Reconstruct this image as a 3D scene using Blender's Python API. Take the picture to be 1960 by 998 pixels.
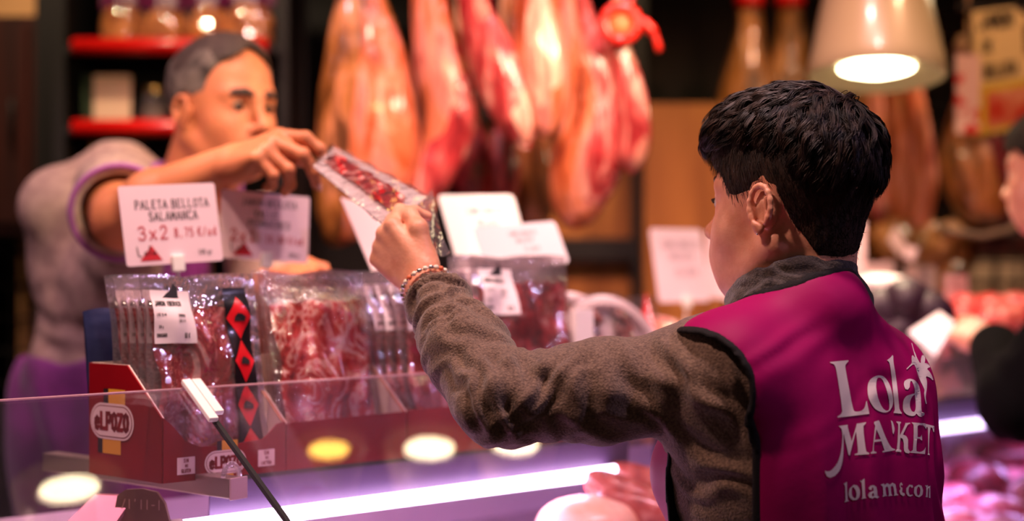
import bpy, bmesh, math, random
import numpy as np
from mathutils import Vector, Matrix, geometry, noise as mnoise
from mathutils.bvhtree import BVHTree

SC = bpy.context.scene
for _o in list(bpy.data.objects):
    bpy.data.objects.remove(_o, do_unlink=True)
COL = SC.collection
F = 2722.0                      # focal length in pixels of the 1960 x 998 frame (50 mm lens)
EYE = 1.5

# ------------------------------------------------------------------ camera
cam_d = bpy.data.cameras.new('camera')
cam = bpy.data.objects.new('camera', cam_d)
COL.objects.link(cam)
cam.location = (0, 0, EYE)
cam.rotation_euler = (math.radians(90), 0, 0)
cam_d.sensor_width = 36.0
cam_d.lens = 50.0
cam_d.clip_start = 0.05
cam_d.dof.use_dof = True
cam_d.dof.focus_distance = 1.72
cam_d.dof.aperture_fstop = 1.5
cam_d.dof.aperture_blades = 9
SC.camera = cam
# ------------------------------------------------------------------ world, exposure
world = bpy.data.worlds.new('world')
SC.world = world
world.use_nodes = True
_bg = world.node_tree.nodes['Background']
_bg.inputs[0].default_value = (1.0, 0.62, 0.5, 1)
_bg.inputs[1].default_value = 0.05
SC.view_settings.view_transform = 'Standard'
SC.view_settings.look = 'None'
SC.view_settings.gamma = 1.0
SC.view_settings.use_curve_mapping = False
SC.view_settings.exposure = 0.5

def lamp(name, kind, loc, power, color, size=0.1, target=None, spot=None, blend=0.5, label=None):
    d = bpy.data.lights.new(name, kind)
    d.energy = power
    d.color = color
    if kind == 'AREA':
        d.shape = 'DISK'
        d.size = size
    else:
        d.shadow_soft_size = size
    if kind == 'SPOT':
        d.spot_size = math.radians(spot or 90)
        d.spot_blend = blend
    o = bpy.data.objects.new(name, d)
    COL.objects.link(o)
    o.location = loc
    if target is not None:
        o.rotation_euler = (Vector(target) - Vector(loc)).to_track_quat('-Z', 'Y').to_euler()
    return o

# ------------------------------------------------------------------ frames and small helpers
def at(px, py, Y):
    """world point seen at pixel px,py whose distance along the view is Y"""
    return np.array([(px - 980.0) / F * Y, Y, EYE - (py - 499.0) / F * Y])

UX = np.array([0.7686, 0.6397, 0.0])        # along the counter, away from the camera
VX = np.array([0.6397, -0.7686, 0.0])       # across the counter, to the customers
OC = np.array([-0.418, 1.85, 0.0])
def cp(s, t, z):
    p = OC + s * UX + t * VX
    return np.array([p[0], p[1], z])

def nrm(v):
    v = np.asarray(v, float)
    return v / np.linalg.norm(v)

class Frame:
    """local axes X forward, Y left, Z up (or any three axes) at an origin"""
    def __init__(self, o, x, z=(0, 0, 1), s=1.0):
        self.o = np.asarray(o, float)
        x = nrm(x); z = np.asarray(z, float)
        y = nrm(np.cross(z, x)); z = np.cross(x, y)
        self.R = np.stack([x, y, z], 1)      # columns = axes
        self.s = s
    def p(self, a, b=None, c=None):
        if b is None: a, b, c = a
        return self.o + self.R @ (np.array([a, b, c], float) * self.s)
    def d(self, a, b, c):
        return self.R @ np.array([a, b, c], float)
    def loc(self, P):
        return ((P - self.o) @ self.R) / self.s

# ------------------------------------------------------------------ signed distance modelling
class Field:
    def __init__(self, ax, ay, az):
        self.ax = [np.asarray(a, np.float32) for a in (ax, ay, az)]
        self.f = np.full([len(a) for a in self.ax], 0.05, np.float32)
    def sub(self, lo, hi, pad):
        sl = []
        for k in range(3):
            a = self.ax[k]
            i = int(np.searchsorted(a, lo[k] - pad)); j = int(np.searchsorted(a, hi[k] + pad))
            sl.append(slice(max(i - 1, 0), min(j + 1, len(a))))
        if any(s.stop - s.start < 1 for s in sl): return None, None
        X = self.ax[0][sl[0]][:, None, None]; Y = self.ax[1][sl[1]][None, :, None]; Z = self.ax[2][sl[2]][None, None, :]
        return tuple(sl), (X, Y, Z)
    def mix(self, sl, d, k, op):
        f = self.f[sl]
        if op == 'add':
            if k <= 0: r = np.minimum(f, d)
            else:
                h = np.maximum(k - np.abs(f - d), 0) / k
                r = np.minimum(f, d) - h * h * k * 0.25
        else:
            if k <= 0: r = np.maximum(f, -d)
            else:
                h = np.maximum(k - np.abs(f + d), 0) / k
                r = np.maximum(f, -d) + h * h * k * 0.25
        self.f[sl] = r
    def cone(self, a, b, ra, rb, k=0.01, op='add'):
        a = np.asarray(a, float); b = np.asarray(b, float)
        rm = max(ra, rb)
        sl, P = self.sub(np.minimum(a, b) - rm, np.maximum(a, b) + rm, k + 0.02)
        if sl is None: return
        ab = b - a; L = float(ab @ ab) + 1e-12
        x = P[0] - a[0]; y = P[1] - a[1]; z = P[2] - a[2]
        t = np.clip((x * ab[0] + y * ab[1] + z * ab[2]) / L, 0, 1)
        d = np.sqrt((x - t * ab[0]) ** 2 + (y - t * ab[1]) ** 2 + (z - t * ab[2]) ** 2) - (ra + (rb - ra) * t)
        self.mix(sl, d.astype(np.float32), k, op)
    def ell(self, c, r, R=None, k=0.01, op='add'):
        c = np.asarray(c, float); r = np.asarray(r, float)
        R = np.eye(3) if R is None else R
        ext = np.sqrt(((R * r[None, :]) ** 2).sum(1))
        sl, P = self.sub(c - ext, c + ext, k + 0.02)
        if sl is None: return
        x = P[0] - c[0]; y = P[1] - c[1]; z = P[2] - c[2]
        q = [x * R[0, i] + y * R[1, i] + z * R[2, i] for i in range(3)]
        k0 = np.sqrt((q[0] / r[0]) ** 2 + (q[1] / r[1]) ** 2 + (q[2] / r[2]) ** 2)
        k1 = np.sqrt((q[0] / r[0] ** 2) ** 2 + (q[1] / r[1] ** 2) ** 2 + (q[2] / r[2] ** 2) ** 2) + 1e-9
        d = k0 * (k0 - 1) / k1
        self.mix(sl, d.astype(np.float32), k, op)
    def chain(self, pts, rad, k=0.01, op='add'):
        for i in range(len(pts) - 1):
            self.cone(pts[i], pts[i + 1], rad[i], rad[i + 1], k, op)
    def pos(self):
        return self.ax[0][:, None, None], self.ax[1][None, :, None], self.ax[2][None, None, :]

def grid_axis(lo, hi, step, fine=()):
    """coordinates from lo to hi; fine = list of (a, b, step) ranges"""
    out = [lo]; x = lo
    while x < hi:
        s = step
        for a, b, st in fine:
            if a <= x <= b: s = min(s, st)
        x += s
        out.append(x)
    return np.array(out)

def surface(field, ax=None):
    """naive surface nets on a rectilinear grid -> verts, quads"""
    if isinstance(field, Field): f, ax = field.f, field.ax
    else: f = field
    neg = f < 0
    nx, ny, nz = f.shape
    c = neg[:-1, :-1, :-1].astype(np.uint8)
    for dx, dy, dz in ((1,0,0),(0,1,0),(0,0,1),(1,1,0),(1,0,1),(0,1,1),(1,1,1)):
        c = c + neg[dx:nx-1+dx, dy:ny-1+dy, dz:nz-1+dz]
    act = (c > 0) & (c < 8)
    I = np.argwhere(act)
    idx = np.full(act.shape, -1, np.int32)
    idx[act] = np.arange(len(I))
    corners = [(0,0,0),(1,0,0),(0,1,0),(1,1,0),(0,0,1),(1,0,1),(0,1,1),(1,1,1)]
    vals = np.stack([f[I[:,0]+a, I[:,1]+b, I[:,2]+cc] for a, b, cc in corners], 1).astype(np.float64)
    edges = [(0,1),(2,3),(4,5),(6,7),(0,2),(1,3),(4,6),(5,7),(0,4),(1,5),(2,6),(3,7)]
    acc = np.zeros((len(I), 3)); cnt = np.zeros(len(I))
    cc = np.array(corners, float)
    for a, b in edges:
        va, vb = vals[:, a], vals[:, b]
        m = (va < 0) != (vb < 0)
        t = np.where(m, va / np.where(m, va - vb, 1), 0)
        acc += m[:, None] * (cc[a] + t[:, None] * (cc[b] - cc[a]))
        cnt += m
    loc = acc / np.maximum(cnt, 1)[:, None]
    V = np.empty_like(loc)
    for k in range(3):
        a = ax[k]; i = I[:, k]
        V[:, k] = a[i] + loc[:, k] * (a[i + 1] - a[i])
    Q = []
    for k in range(3):
        s0 = [slice(None)] * 3; s1 = [slice(None)] * 3
        s0[k] = slice(0, -1); s1[k] = slice(1, None)
        a = neg[tuple(s0)]; b = neg[tuple(s1)]
        E = np.argwhere(a != b)
        o1, o2 = [(1, 2), (2, 0), (0, 1)][k]
        ok = (E[:, o1] > 0) & (E[:, o2] > 0) & (E[:, o1] < f.shape[o1] - 1) & (E[:, o2] < f.shape[o2] - 1)
        E = E[ok]
        ins = a[E[:, 0], E[:, 1], E[:, 2]]
        def g(d1, d2):
            e = E.copy(); e[:, o1] -= d1; e[:, o2] -= d2
            return idx[e[:, 0], e[:, 1], e[:, 2]]
        q = np.stack([g(1, 1), g(0, 1), g(0, 0), g(1, 0)], 1)
        q[~ins] = q[~ins][:, ::-1]
        Q.append(q)
    Q = np.concatenate(Q)
    return V, Q

def relax(V, Q, n=2, lam=0.5):
    E = np.concatenate([Q[:, [0, 1]], Q[:, [1, 2]], Q[:, [2, 3]], Q[:, [3, 0]]])
    for _ in range(n):
        acc = np.zeros_like(V); cnt = np.zeros(len(V))
        for a, b in ((0, 1), (1, 0)):
            for k in range(3):
                acc[:, k] += np.bincount(E[:, a], V[E[:, b], k], len(V))
            cnt += np.bincount(E[:, a], None, len(V))
        V = V + lam * (acc / np.maximum(cnt, 1)[:, None] - V)
    return V

def normals(V, Q):
    n = np.cross(V[Q[:, 2]] - V[Q[:, 0]], V[Q[:, 3]] - V[Q[:, 1]])
    out = np.zeros_like(V)
    for k in range(4):
        for c in range(3):
            out[:, c] += np.bincount(Q[:, k], n[:, c], len(V))
    return out / (np.linalg.norm(out, axis=1)[:, None] + 1e-12)

# ------------------------------------------------------------------ objects
def world_of(o):
    return o.matrix_basis.copy() if o.parent is None else world_of(o.parent) @ o.matrix_parent_inverse @ o.matrix_basis

def finish(o, mats, parent=None, smooth=True):
    COL.objects.link(o)
    for m in (mats if isinstance(mats, (list, tuple)) else [mats]):
        o.data.materials.append(m)
    if smooth and len(o.data.polygons):
        o.data.polygons.foreach_set('use_smooth', [True] * len(o.data.polygons))
    if parent is not None:
        o.parent = parent
        o.matrix_parent_inverse = world_of(parent).inverted()
    return o

def np_obj(name, V, Q, mats, parent=None, smooth=True, mat_idx=None):
    me = bpy.data.meshes.new(name)
    V = np.asarray(V, np.float32); Q = np.asarray(Q, np.int32)
    me.vertices.add(len(V)); me.vertices.foreach_set('co', V.ravel())
    w = Q.shape[1]
    me.loops.add(Q.size); me.loops.foreach_set('vertex_index', Q.ravel())
    me.polygons.add(len(Q)); me.polygons.foreach_set('loop_start', np.arange(0, Q.size, w, dtype=np.int32))
    me.update(calc_edges=True)
    if mat_idx is not None: me.polygons.foreach_set('material_index', np.asarray(mat_idx, np.int32))
    me.validate()
    return finish(bpy.data.objects.new(name, me), mats, parent, smooth)

def bm_obj(name, bm, mats, parent=None, smooth=False):
    me = bpy.data.meshes.new(name)
    bmesh.ops.recalc_face_normals(bm, faces=bm.faces)
    bm.to_mesh(me); bm.free()
    return finish(bpy.data.objects.new(name, me), mats, parent, smooth)

def py_obj(name, V, Fs, mats, parent=None, smooth=False, mi=None):
    me = bpy.data.meshes.new(name)
    me.from_pydata([tuple(map(float, v)) for v in V], [], Fs)
    me.update()
    if mi is not None: me.polygons.foreach_set('material_index', mi)
    return finish(bpy.data.objects.new(name, me), mats, parent, smooth)

def tag(o, label=None, cat=None, group=None, kind=None):
    if label: o['label'] = label
    if cat: o['category'] = cat
    if group: o['group'] = group
    if kind: o['kind'] = kind
    return o

def thing(name, loc, label, cat, group=None):
    o = bpy.data.objects.new(name, None)
    o.empty_display_size = 0.05
    COL.objects.link(o)
    o.location = tuple(map(float, loc))
    return tag(o, label, cat, group)

class MB:
    """collects simple solids into one mesh"""
    def __init__(self): self.V = []; self.F = []; self.M = []
    def add(self, V, Fs, m=0):
        n = len(self.V)
        self.V += [tuple(map(float, v)) for v in V]
        self.F += [tuple(n + i for i in f) for f in Fs]
        self.M += [m] * len(Fs)
        return self
    def box(self, c, size, R=None, m=0, bev=0.0):
        c = np.asarray(c, float); h = np.asarray(size, float) / 2
        R = np.eye(3) if R is None else R
        b = min(bev, h.min() * 0.8)
        if b <= 0:
            P = [c + R @ (h * np.array(s)) for s in ((-1,-1,-1),(1,-1,-1),(1,1,-1),(-1,1,-1),(-1,-1,1),(1,-1,1),(1,1,1),(-1,1,1))]
            return self.add(P, [(0,3,2,1),(4,5,6,7),(0,1,5,4),(1,2,6,5),(2,3,7,6),(3,0,4,7)], m)
        bm = bmesh.new(); bmesh.ops.create_cube(bm, size=2.0)
        for v in bm.verts: v.co = Vector((v.co.x*h[0], v.co.y*h[1], v.co.z*h[2]))
        bmesh.ops.bevel(bm, geom=bm.edges[:], offset=b, segments=2, affect='EDGES', profile=0.6)
        bm.verts.index_update()
        P = [c + R @ np.array(v.co) for v in bm.verts]
        Fs = [tuple(v.index for v in f.verts) for f in bm.faces]
        bm.free()
        return self.add(P, Fs, m)
    def hexa(self, P, m=0):
        return self.add(P, [(0,3,2,1),(4,5,6,7),(0,1,5,4),(1,2,6,5),(2,3,7,6),(3,0,4,7)], m)
    def tube(self, pts, rad, n=10, m=0, cap=True, flat=None):
        pts = [np.asarray(p, float) for p in pts]
        if not hasattr(rad, '__len__'): rad = [rad] * len(pts)
        up = None; V = []; Fs = []
        for i, p in enumerate(pts):
            t = nrm(pts[min(i+1, len(pts)-1)] - pts[max(i-1, 0)] + 1e-9)
            if up is None:
                a = np.array([0,0,1.0]) if abs(t[2]) < 0.9 else np.array([1.0,0,0])
                up = nrm(np.cross(np.cross(t, a), t))
            up = nrm(up - t * (up @ t)); sd = np.cross(t, up)
            for k in range(n):
                a = 2*math.pi*k/n
                V.append(p + rad[i]*(math.cos(a)*up*(flat or 1.0) + math.sin(a)*sd))
        for i in range(len(pts)-1):
            for k in range(n):
                Fs.append((i*n+k, i*n+(k+1)%n, (i+1)*n+(k+1)%n, (i+1)*n+k))
        if cap:
            Fs.append(tuple(range(n))[::-1]); Fs.append(tuple((len(pts)-1)*n+k for k in range(n)))
        return self.add(V, Fs, m)
    def lathe(self, o, prof, axis=(0,0,1), n=24, m=0):
        """prof: list of (radius, height)"""
        ax = nrm(axis); a = np.array([1.0,0,0]) if abs(ax[0]) < 0.9 else np.array([0,1.0,0])
        e1 = nrm(np.cross(ax, a)); e2 = np.cross(ax, e1); o = np.asarray(o, float)
        V = []; Fs = []
        for r, h in prof:
            for k in range(n):
                an = 2*math.pi*k/n
                V.append(o + ax*h + r*(math.cos(an)*e1 + math.sin(an)*e2))
        for i in range(len(prof)-1):
            for k in range(n):
                Fs.append((i*n+k, i*n+(k+1)%n, (i+1)*n+(k+1)%n, (i+1)*n+k))
        return self.add(V, Fs, m)
    def prism(self, poly, n, depth, m=0):
        """poly: 3d outline; extruded by depth along n"""
        n = nrm(n) * depth; k = len(poly)
        P = [np.asarray(p, float) for p in poly] + [np.asarray(p, float) + n for p in poly]
        Fs = [tuple(range(k))[::-1], tuple(range(k, 2*k))] + [(i, (i+1)%k, k+(i+1)%k, k+i) for i in range(k)]
        return self.add(P, Fs, m)
    def build(self, name, mats, parent=None, smooth=False):
        me = bpy.data.meshes.new(name)
        me.from_pydata(self.V, [], self.F)
        me.update()
        me.polygons.foreach_set('material_index', self.M)
        o = finish(bpy.data.objects.new(name, me), mats, parent, smooth)
        if smooth == 'auto':
            me.set_sharp_from_angle(angle=math.radians(35))
        return o

def copy_tree(o, parent=None):
    c = o.copy(); COL.objects.link(c)
    if parent is not None: c.parent = parent
    for ch in list(o.children): copy_tree(ch, c)
    return c

def fbm(P, scale, seed=0, octv=3):
    """cheap smooth numpy noise from sines, P (n,3)"""
    rs = np.random.RandomState(seed)
    out = np.zeros(len(P)); amp = 1.0; tot = 0
    for o in range(octv):
        for _ in range(4):
            d = rs.normal(size=3); d /= np.linalg.norm(d)
            out += amp * np.sin(P @ d * scale * (0.7 + 0.6 * rs.rand()) * 2 ** o + rs.rand() * 6.28) * 0.5
        tot += amp; amp *= 0.5
    return out / tot

# ------------------------------------------------------------------ materials
def srgb(r, g, b):
    f = lambda c: ((c / 255 + 0.055) / 1.055) ** 2.4 if c > 10 else c / 255 / 12.92
    return (f(r), f(g), f(b), 1.0)

def mat(name, col, rough=0.5, metal=0.0, spec=0.5, bump=0.0, bscale=60, col2=None, cscale=20, sheen=0.0, coat=0.0,
        emit=None, estr=0.0, sss=0.0, alpha=1.0, trans=0.0, ior=1.45, detail=4.0, lo=0.4, hi=0.6, stretch=None, aniso=0):
    m = bpy.data.materials.new(name); m.use_nodes = True
    nt = m.node_tree; b = nt.nodes['Principled BSDF']
    I = b.inputs
    I['Base Color'].default_value = col; I['Roughness'].default_value = rough; I['Metallic'].default_value = metal
    I['Specular IOR Level'].default_value = spec; I['Coat Weight'].default_value = coat
    I['Coat Roughness'].default_value = 0.12
    I['Sheen Weight'].default_value = sheen; I['Alpha'].default_value = alpha
    I['Transmission Weight'].default_value = trans; I['IOR'].default_value = ior
    if sss: 
        I['Subsurface Weight'].default_value = sss; I['Subsurface Radius'].default_value = (1.0, 0.35, 0.2)
        I['Subsurface Scale'].default_value = 0.006
    if emit: I['Emission Color'].default_value = emit; I['Emission Strength'].default_value = estr
    tc = nt.nodes.new('ShaderNodeTexCoord'); mp = nt.nodes.new('ShaderNodeMapping')
    nt.links.new(tc.outputs['Object'], mp.inputs[0])
    if stretch: mp.inputs['Scale'].default_value = stretch
    if col2 is not None:
        n = nt.nodes.new('ShaderNodeTexNoise'); n.inputs['Scale'].default_value = cscale; n.inputs['Detail'].default_value = detail
        r = nt.nodes.new('ShaderNodeValToRGB')
        r.color_ramp.elements[0].color = col; r.color_ramp.elements[1].color = col2
        r.color_ramp.elements[0].position = lo; r.color_ramp.elements[1].position = hi
        nt.links.new(mp.outputs[0], n.inputs['Vector']); nt.links.new(n.outputs[0], r.inputs[0])
        nt.links.new(r.outputs[0], I['Base Color'])
    if bump:
        n = nt.nodes.new('ShaderNodeTexNoise'); n.inputs['Scale'].default_value = bscale; n.inputs['Detail'].default_value = 3
        bp = nt.nodes.new('ShaderNodeBump'); bp.inputs['Strength'].default_value = bump; bp.inputs['Distance'].default_value = 0.004
        nt.links.new(mp.outputs[0], n.inputs['Vector']); nt.links.new(n.outputs[0], bp.inputs['Height'])
        nt.links.new(bp.outputs[0], I['Normal'])
    return m

def film_mat(name, tint=(1, 0.93, 0.95, 1), gloss=0.25, bump=0.8, bscale=35, rough=0.06, haze=0.12, stretch=None):
    """thin clear plastic: see-through with creased shine and a little milky scatter"""
    m = bpy.data.materials.new(name); m.use_nodes = True
    nt = m.node_tree; nt.nodes.clear()
    out = nt.nodes.new('ShaderNodeOutputMaterial')
    tr = nt.nodes.new('ShaderNodeBsdfTransparent'); tr.inputs[0].default_value = tint
    gl = nt.nodes.new('ShaderNodeBsdfGlossy'); gl.inputs['Roughness'].default_value = rough
    df = nt.nodes.new('ShaderNodeBsdfTranslucent'); df.inputs[0].default_value = (0.9, 0.85, 0.88, 1)
    d2 = nt.nodes.new('ShaderNodeBsdfDiffuse'); d2.inputs[0].default_value = (0.9, 0.85, 0.88, 1)
    ad = nt.nodes.new('ShaderNodeMixShader'); ad.inputs[0].default_value = 0.5
    m1 = nt.nodes.new('ShaderNodeMixShader'); m2 = nt.nodes.new('ShaderNodeMixShader')
    tc = nt.nodes.new('ShaderNodeTexCoord'); mp = nt.nodes.new('ShaderNodeMapping')
    if stretch: mp.inputs['Scale'].default_value = stretch
    n = nt.nodes.new('ShaderNodeTexNoise'); n.inputs['Scale'].default_value = bscale; n.inputs['Detail'].default_value = 2.5
    bp = nt.nodes.new('ShaderNodeBump'); bp.inputs['Strength'].default_value = bump; bp.inputs['Distance'].default_value = 0.006
    lw = nt.nodes.new('ShaderNodeLayerWeight'); lw.inputs[0].default_value = .5
    pw = nt.nodes.new('ShaderNodeMath'); pw.operation = 'POWER'; pw.inputs[1].default_value = 4.0
    fr = nt.nodes.new('ShaderNodeMath'); fr.operation = 'MULTIPLY_ADD'; fr.inputs[1].default_value = .9; fr.inputs[2].default_value = .04
    ma = nt.nodes.new('ShaderNodeMath'); ma.operation = 'ADD'; ma.inputs[1].default_value = gloss; ma.use_clamp = True
    L = nt.links.new
    L(tc.outputs['Object'], mp.inputs[0]); L(mp.outputs[0], n.inputs['Vector']); L(n.outputs[0], bp.inputs['Height'])
    L(bp.outputs[0], gl.inputs['Normal']); L(bp.outputs[0], lw.inputs['Normal'])
    L(lw.outputs['Facing'], pw.inputs[0]); L(pw.outputs[0], fr.inputs[0])
    L(fr.outputs[0], ma.inputs[0])
    L(df.outputs[0], ad.inputs[1]); L(d2.outputs[0], ad.inputs[2])
    m1.inputs[0].default_value = haze
    L(tr.outputs[0], m1.inputs[1]); L(ad.outputs[0], m1.inputs[2])
    L(ma.outputs[0], m2.inputs[0]); L(m1.outputs[0], m2.inputs[1]); L(gl.outputs[0], m2.inputs[2])
    L(m2.outputs[0], out.inputs[0])
    return m

def emis(name, col, s):
    m = bpy.data.materials.new(name); m.use_nodes = True
    nt = m.node_tree; nt.nodes.clear()
    e = nt.nodes.new('ShaderNodeEmission'); e.inputs[0].default_value = col; e.inputs[1].default_value = s
    o = nt.nodes.new('ShaderNodeOutputMaterial'); nt.links.new(e.outputs[0], o.inputs[0])
    return m

def marble(name, stops, scale=14, dist=2.5, rough=0.35, bump=0.5, coat=0.5, stretch=(1,1,1), wave=False, bscale=None):
    """meat: streaks of fat and lean from distorted noise"""
    m = bpy.data.materials.new(name); m.use_nodes = True
    nt = m.node_tree; b = nt.nodes['Principled BSDF']; L = nt.links.new
    tc = nt.nodes.new('ShaderNodeTexCoord'); mp = nt.nodes.new('ShaderNodeMapping'); mp.inputs['Scale'].default_value = stretch
    n = nt.nodes.new('ShaderNodeTexNoise'); n.inputs['Scale'].default_value = scale; n.inputs['Detail'].default_value = 5
    n.inputs['Distortion'].default_value = dist
    r = nt.nodes.new('ShaderNodeValToRGB'); cr = r.color_ramp
    while len(cr.elements) < len(stops): cr.elements.new(0.5)
    for e, (p, c) in zip(cr.elements, stops): e.position = p; e.color = c
    bp = nt.nodes.new('ShaderNodeBump'); bp.inputs['Strength'].default_value = bump; bp.inputs['Distance'].default_value = 0.005
    L(tc.outputs['Object'], mp.inputs[0]); L(mp.outputs[0], n.inputs['Vector']); L(n.outputs[0], r.inputs[0])
    L(r.outputs[0], b.inputs['Base Color']); 
    n2 = nt.nodes.new('ShaderNodeTexNoise'); n2.inputs['Scale'].default_value = bscale or scale * 2; n2.inputs['Detail'].default_value = 3
    L(mp.outputs[0], n2.inputs['Vector']); L(n2.outputs[0], bp.inputs['Height']); L(bp.outputs[0], b.inputs['Normal'])
    b.inputs['Roughness'].default_value = rough; b.inputs['Coat Weight'].default_value = coat; b.inputs['Coat Roughness'].default_value = 0.15
    return m
# ------------------------------------------------------------------ added fill spots out of view, in round fittings under the ceiling
FILL_SPOTS = [((.55, 1.7, 3.2), (.55, 2.62, 1.35), 70, (1, .64, .62)), ((.25, 1.5, 3.2), (.02, 2.15, 1.3), 80, (1, .66, .64)), ((.35, 2.25, 3.20), (.15, 3.1, 1.75), 120, (1, .46, .44)), ((-.45, 2.2, 3.2), (-.25, 3.1, 1.8), 50, (1, .55, .48)),
         ((-.15, 1.35, 3.2), (-.55, 2.5, 1.6), 42, (1, .62, .44)), ((1.5, 2.4, 3.2), (1.05, 3.8, 1.7), 60, (1, .50, .28)),
         ((1.9, .9, 3.2), (.55, 1.75, 1.3), 38, (.75, .55, 1.0)), ((-.9, 1.2, 3.2), (.2, 1.75, 1.5), 85, (1, .60, .50)), ((-1.6, 1.9, 3.2), (-.8, 2.7, 1.2), 75, (1, .58, .70)), ((-1.2, 2.6, 3.2), (-.85, 3.6, 1.9), 75, (1, .7, .45)), ((.7, 3.3, 3.2), (.45, 4.2, 1.6), 42, (1, .7, .35))]
# ------------------------------------------------------------------ figure building blocks
def head_sdf(fd, fr, fem=True, jaw=1.0, ears=(1, -1), nose=1.0):
    P = fr.p; s = fr.s
    E = lambda c, r, k=0.02, op='add': fd.ell(P(c), np.array(r) * s, fr.R, k * s, op)
    C = lambda a, b, ra, rb, k=0.015, op='add': fd.cone(P(a), P(b), ra * s, rb * s, k * s, op)
    E((-.016, 0, .046), (.082 if fem else .090, .075, .084), 0)
    E((.020, 0, .045), (.070, .066, .078), .03)
    E((.038, 0, -.016), (.052, .057 * jaw, .070), .03)
    E((.026, 0, -.058), (.050, .047 * jaw, .042), .03)
    for q in (1, -1):
        C((-.006, .054 * q * jaw, -.040), (.050, .028 * q * jaw, -.092), .015, .014, .025)
        E((.060, .036 * q, -.022), (.019, .019, .018), .03)
        C((.086, .010 * q, .030), (.071, .043 * q, .032), .010, .009, .018)
        E((.098, .031 * q, .012), (.015, .016, .0095), .014, 'sub')
        C((.078, .020 * q, .0195 - (0 if fem else .0025)), (.076, .043 * q, .017 - (0 if fem else .0025)), .0055 + (0 if fem else .0015), .005 + (0 if fem else .0015), .006)
        C((.080, .020 * q, .004), (.076, .042 * q, .005), .005, .004, .008)
    E((.070, 0, -.096), (.018, .019, .016), .02)
    E((.088, 0, -.052), (.014, .025, .018), .02)
    for q in (1, -1): E((.072, .026 * q, -.058), (.017, .016, .032), .03)
    C((.086, 0, .026), (.104 * nose + .002, 0, -.018), .0075, .0085, .016)
    E((.108 * nose, 0, -.022), (.012, .0115 * nose, .010), .01)
    for q in (1, -1):
        E((.098, .0125 * q * nose, -.026), (.011, .0065, .0075), .008)
        C((.096, .020 * q, -.0565), (.104, .005 * q, -.0525), .0035, .0042, .005)
        C((.095, .018 * q, -.0605), (.1015, .004 * q, -.0635), .0035, .0052, .005)
    C((.090, -.024, -.0585), (.100, 0, -.0582), .0012, .0016, .003, 'sub')
    C((.100, 0, -.0582), (.090, .024, -.0585), .0016, .0012, .003, 'sub')
    for q in ears:
        b = .0745
        E((-.006, (b - .004) * q, -.001), (.014, .008, .021), .006)
        ring = []
        for i in range(13):
            a = math.radians(-60 + i * 300 / 12)        # tragus root, over the top, down to the lobe
            ring.append((-.004 + .0155 * math.cos(a), (b + .006 + .006 * (1 - math.cos(a)) / 2) * q, .003 + .0235 * math.sin(a)))
        for i in range(12):
            C(ring[i], ring[i + 1], .0032, .0032, .0035)
        E((-.000, (b + .005) * q, -.023), (.0068, .0042, .0075), .006)
        C((-.010, (b + .007) * q, .012), (-.0115, (b + .008) * q, -.010), .0026, .0026, .004)
        E((.000, (b + .010) * q, -.004), (.0075, .0095, .010), .004, 'sub')
        E((-.001, (b + .012) * q, .013), (.0055, .0065, .0065), .003, 'sub')
        C((.010, (b + .001) * q, .003), (.009, (b + .003) * q, -.008), .004, .004, .005)

def main_piece(V, Q):
    """keeps the largest connected piece"""
    lab = np.arange(len(V))
    E = np.concatenate([Q[:, [0, 1]], Q[:, [1, 2]], Q[:, [2, 3]], Q[:, [3, 0]]])
    while True:
        a, b = lab[E[:, 0]], lab[E[:, 1]]; m = np.minimum(a, b)
        new = lab.copy(); np.minimum.at(new, E[:, 0], m); np.minimum.at(new, E[:, 1], m)
        np.minimum.at(new, a, m); np.minimum.at(new, b, m)
        new = new[new]
        if (new == lab).all(): break
        lab = new
    r = np.bincount(lab[Q[:, 0]], minlength=len(V)).argmax()
    Q = Q[lab[Q[:, 0]] == r]
    used = np.unique(Q); mp = np.full(len(V), -1); mp[used] = np.arange(len(used))
    return V[used], mp[Q]

def eyes_for(fr, parent, lids, eye_m, iris_m, brow_m, browdrop=0.0, big=1.0):
    for q in (1, -1):
        mb = MB()
        c = fr.p(.0775, .031 * q, .0115); r = .0118 * fr.s
        ax = nrm(fr.d(.95, -.15 * q, -.35))
        mb.lathe(c, [(r * math.sin(a), r * math.cos(a)) for a in np.linspace(.001, math.pi - .001, 14)], ax, 20)
        e = mb.build('eye', eye_m, parent, True)
        ir = MB().lathe(c, [(1e-4, r * 1.035), (r * .30, r * 1.0), (r * .46 * big, r * (.915 if big == 1 else .80)), (r*.47*big, r*(.88 if big == 1 else .70))], ax, 20)
        ir.build('iris', iris_m, e, True)
        la = MB()
        la.tube([fr.p(.089, .020 * q, .0125), fr.p(.0925, .028 * q, .0165), fr.p(.0900, .037 * q, .0150), fr.p(.083, .045 * q, .011)], [.0008 * fr.s, .0016 * fr.s, .0018 * fr.s, .0010 * fr.s], 6)
        la.build('eyelashes', brow_m, parent, True)
        br = MB()
        g = .0 if big == 1 else .0035
        pts = [fr.p(.0955 + g, .012 * q, .036 - browdrop), fr.p(.0925 + g, .026 * q, .0405 - browdrop), fr.p(.082 + g, .042 * q, .0385 - browdrop), fr.p(.070 + g, .054 * q, .032 - browdrop)]
        br.tube(pts, [.0022 * fr.s * big, .0034 * fr.s * big, .0028 * fr.s * big, .0012 * fr.s], 8, flat=1.5)
        br.build('eyebrow', brow_m, parent, True)

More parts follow.
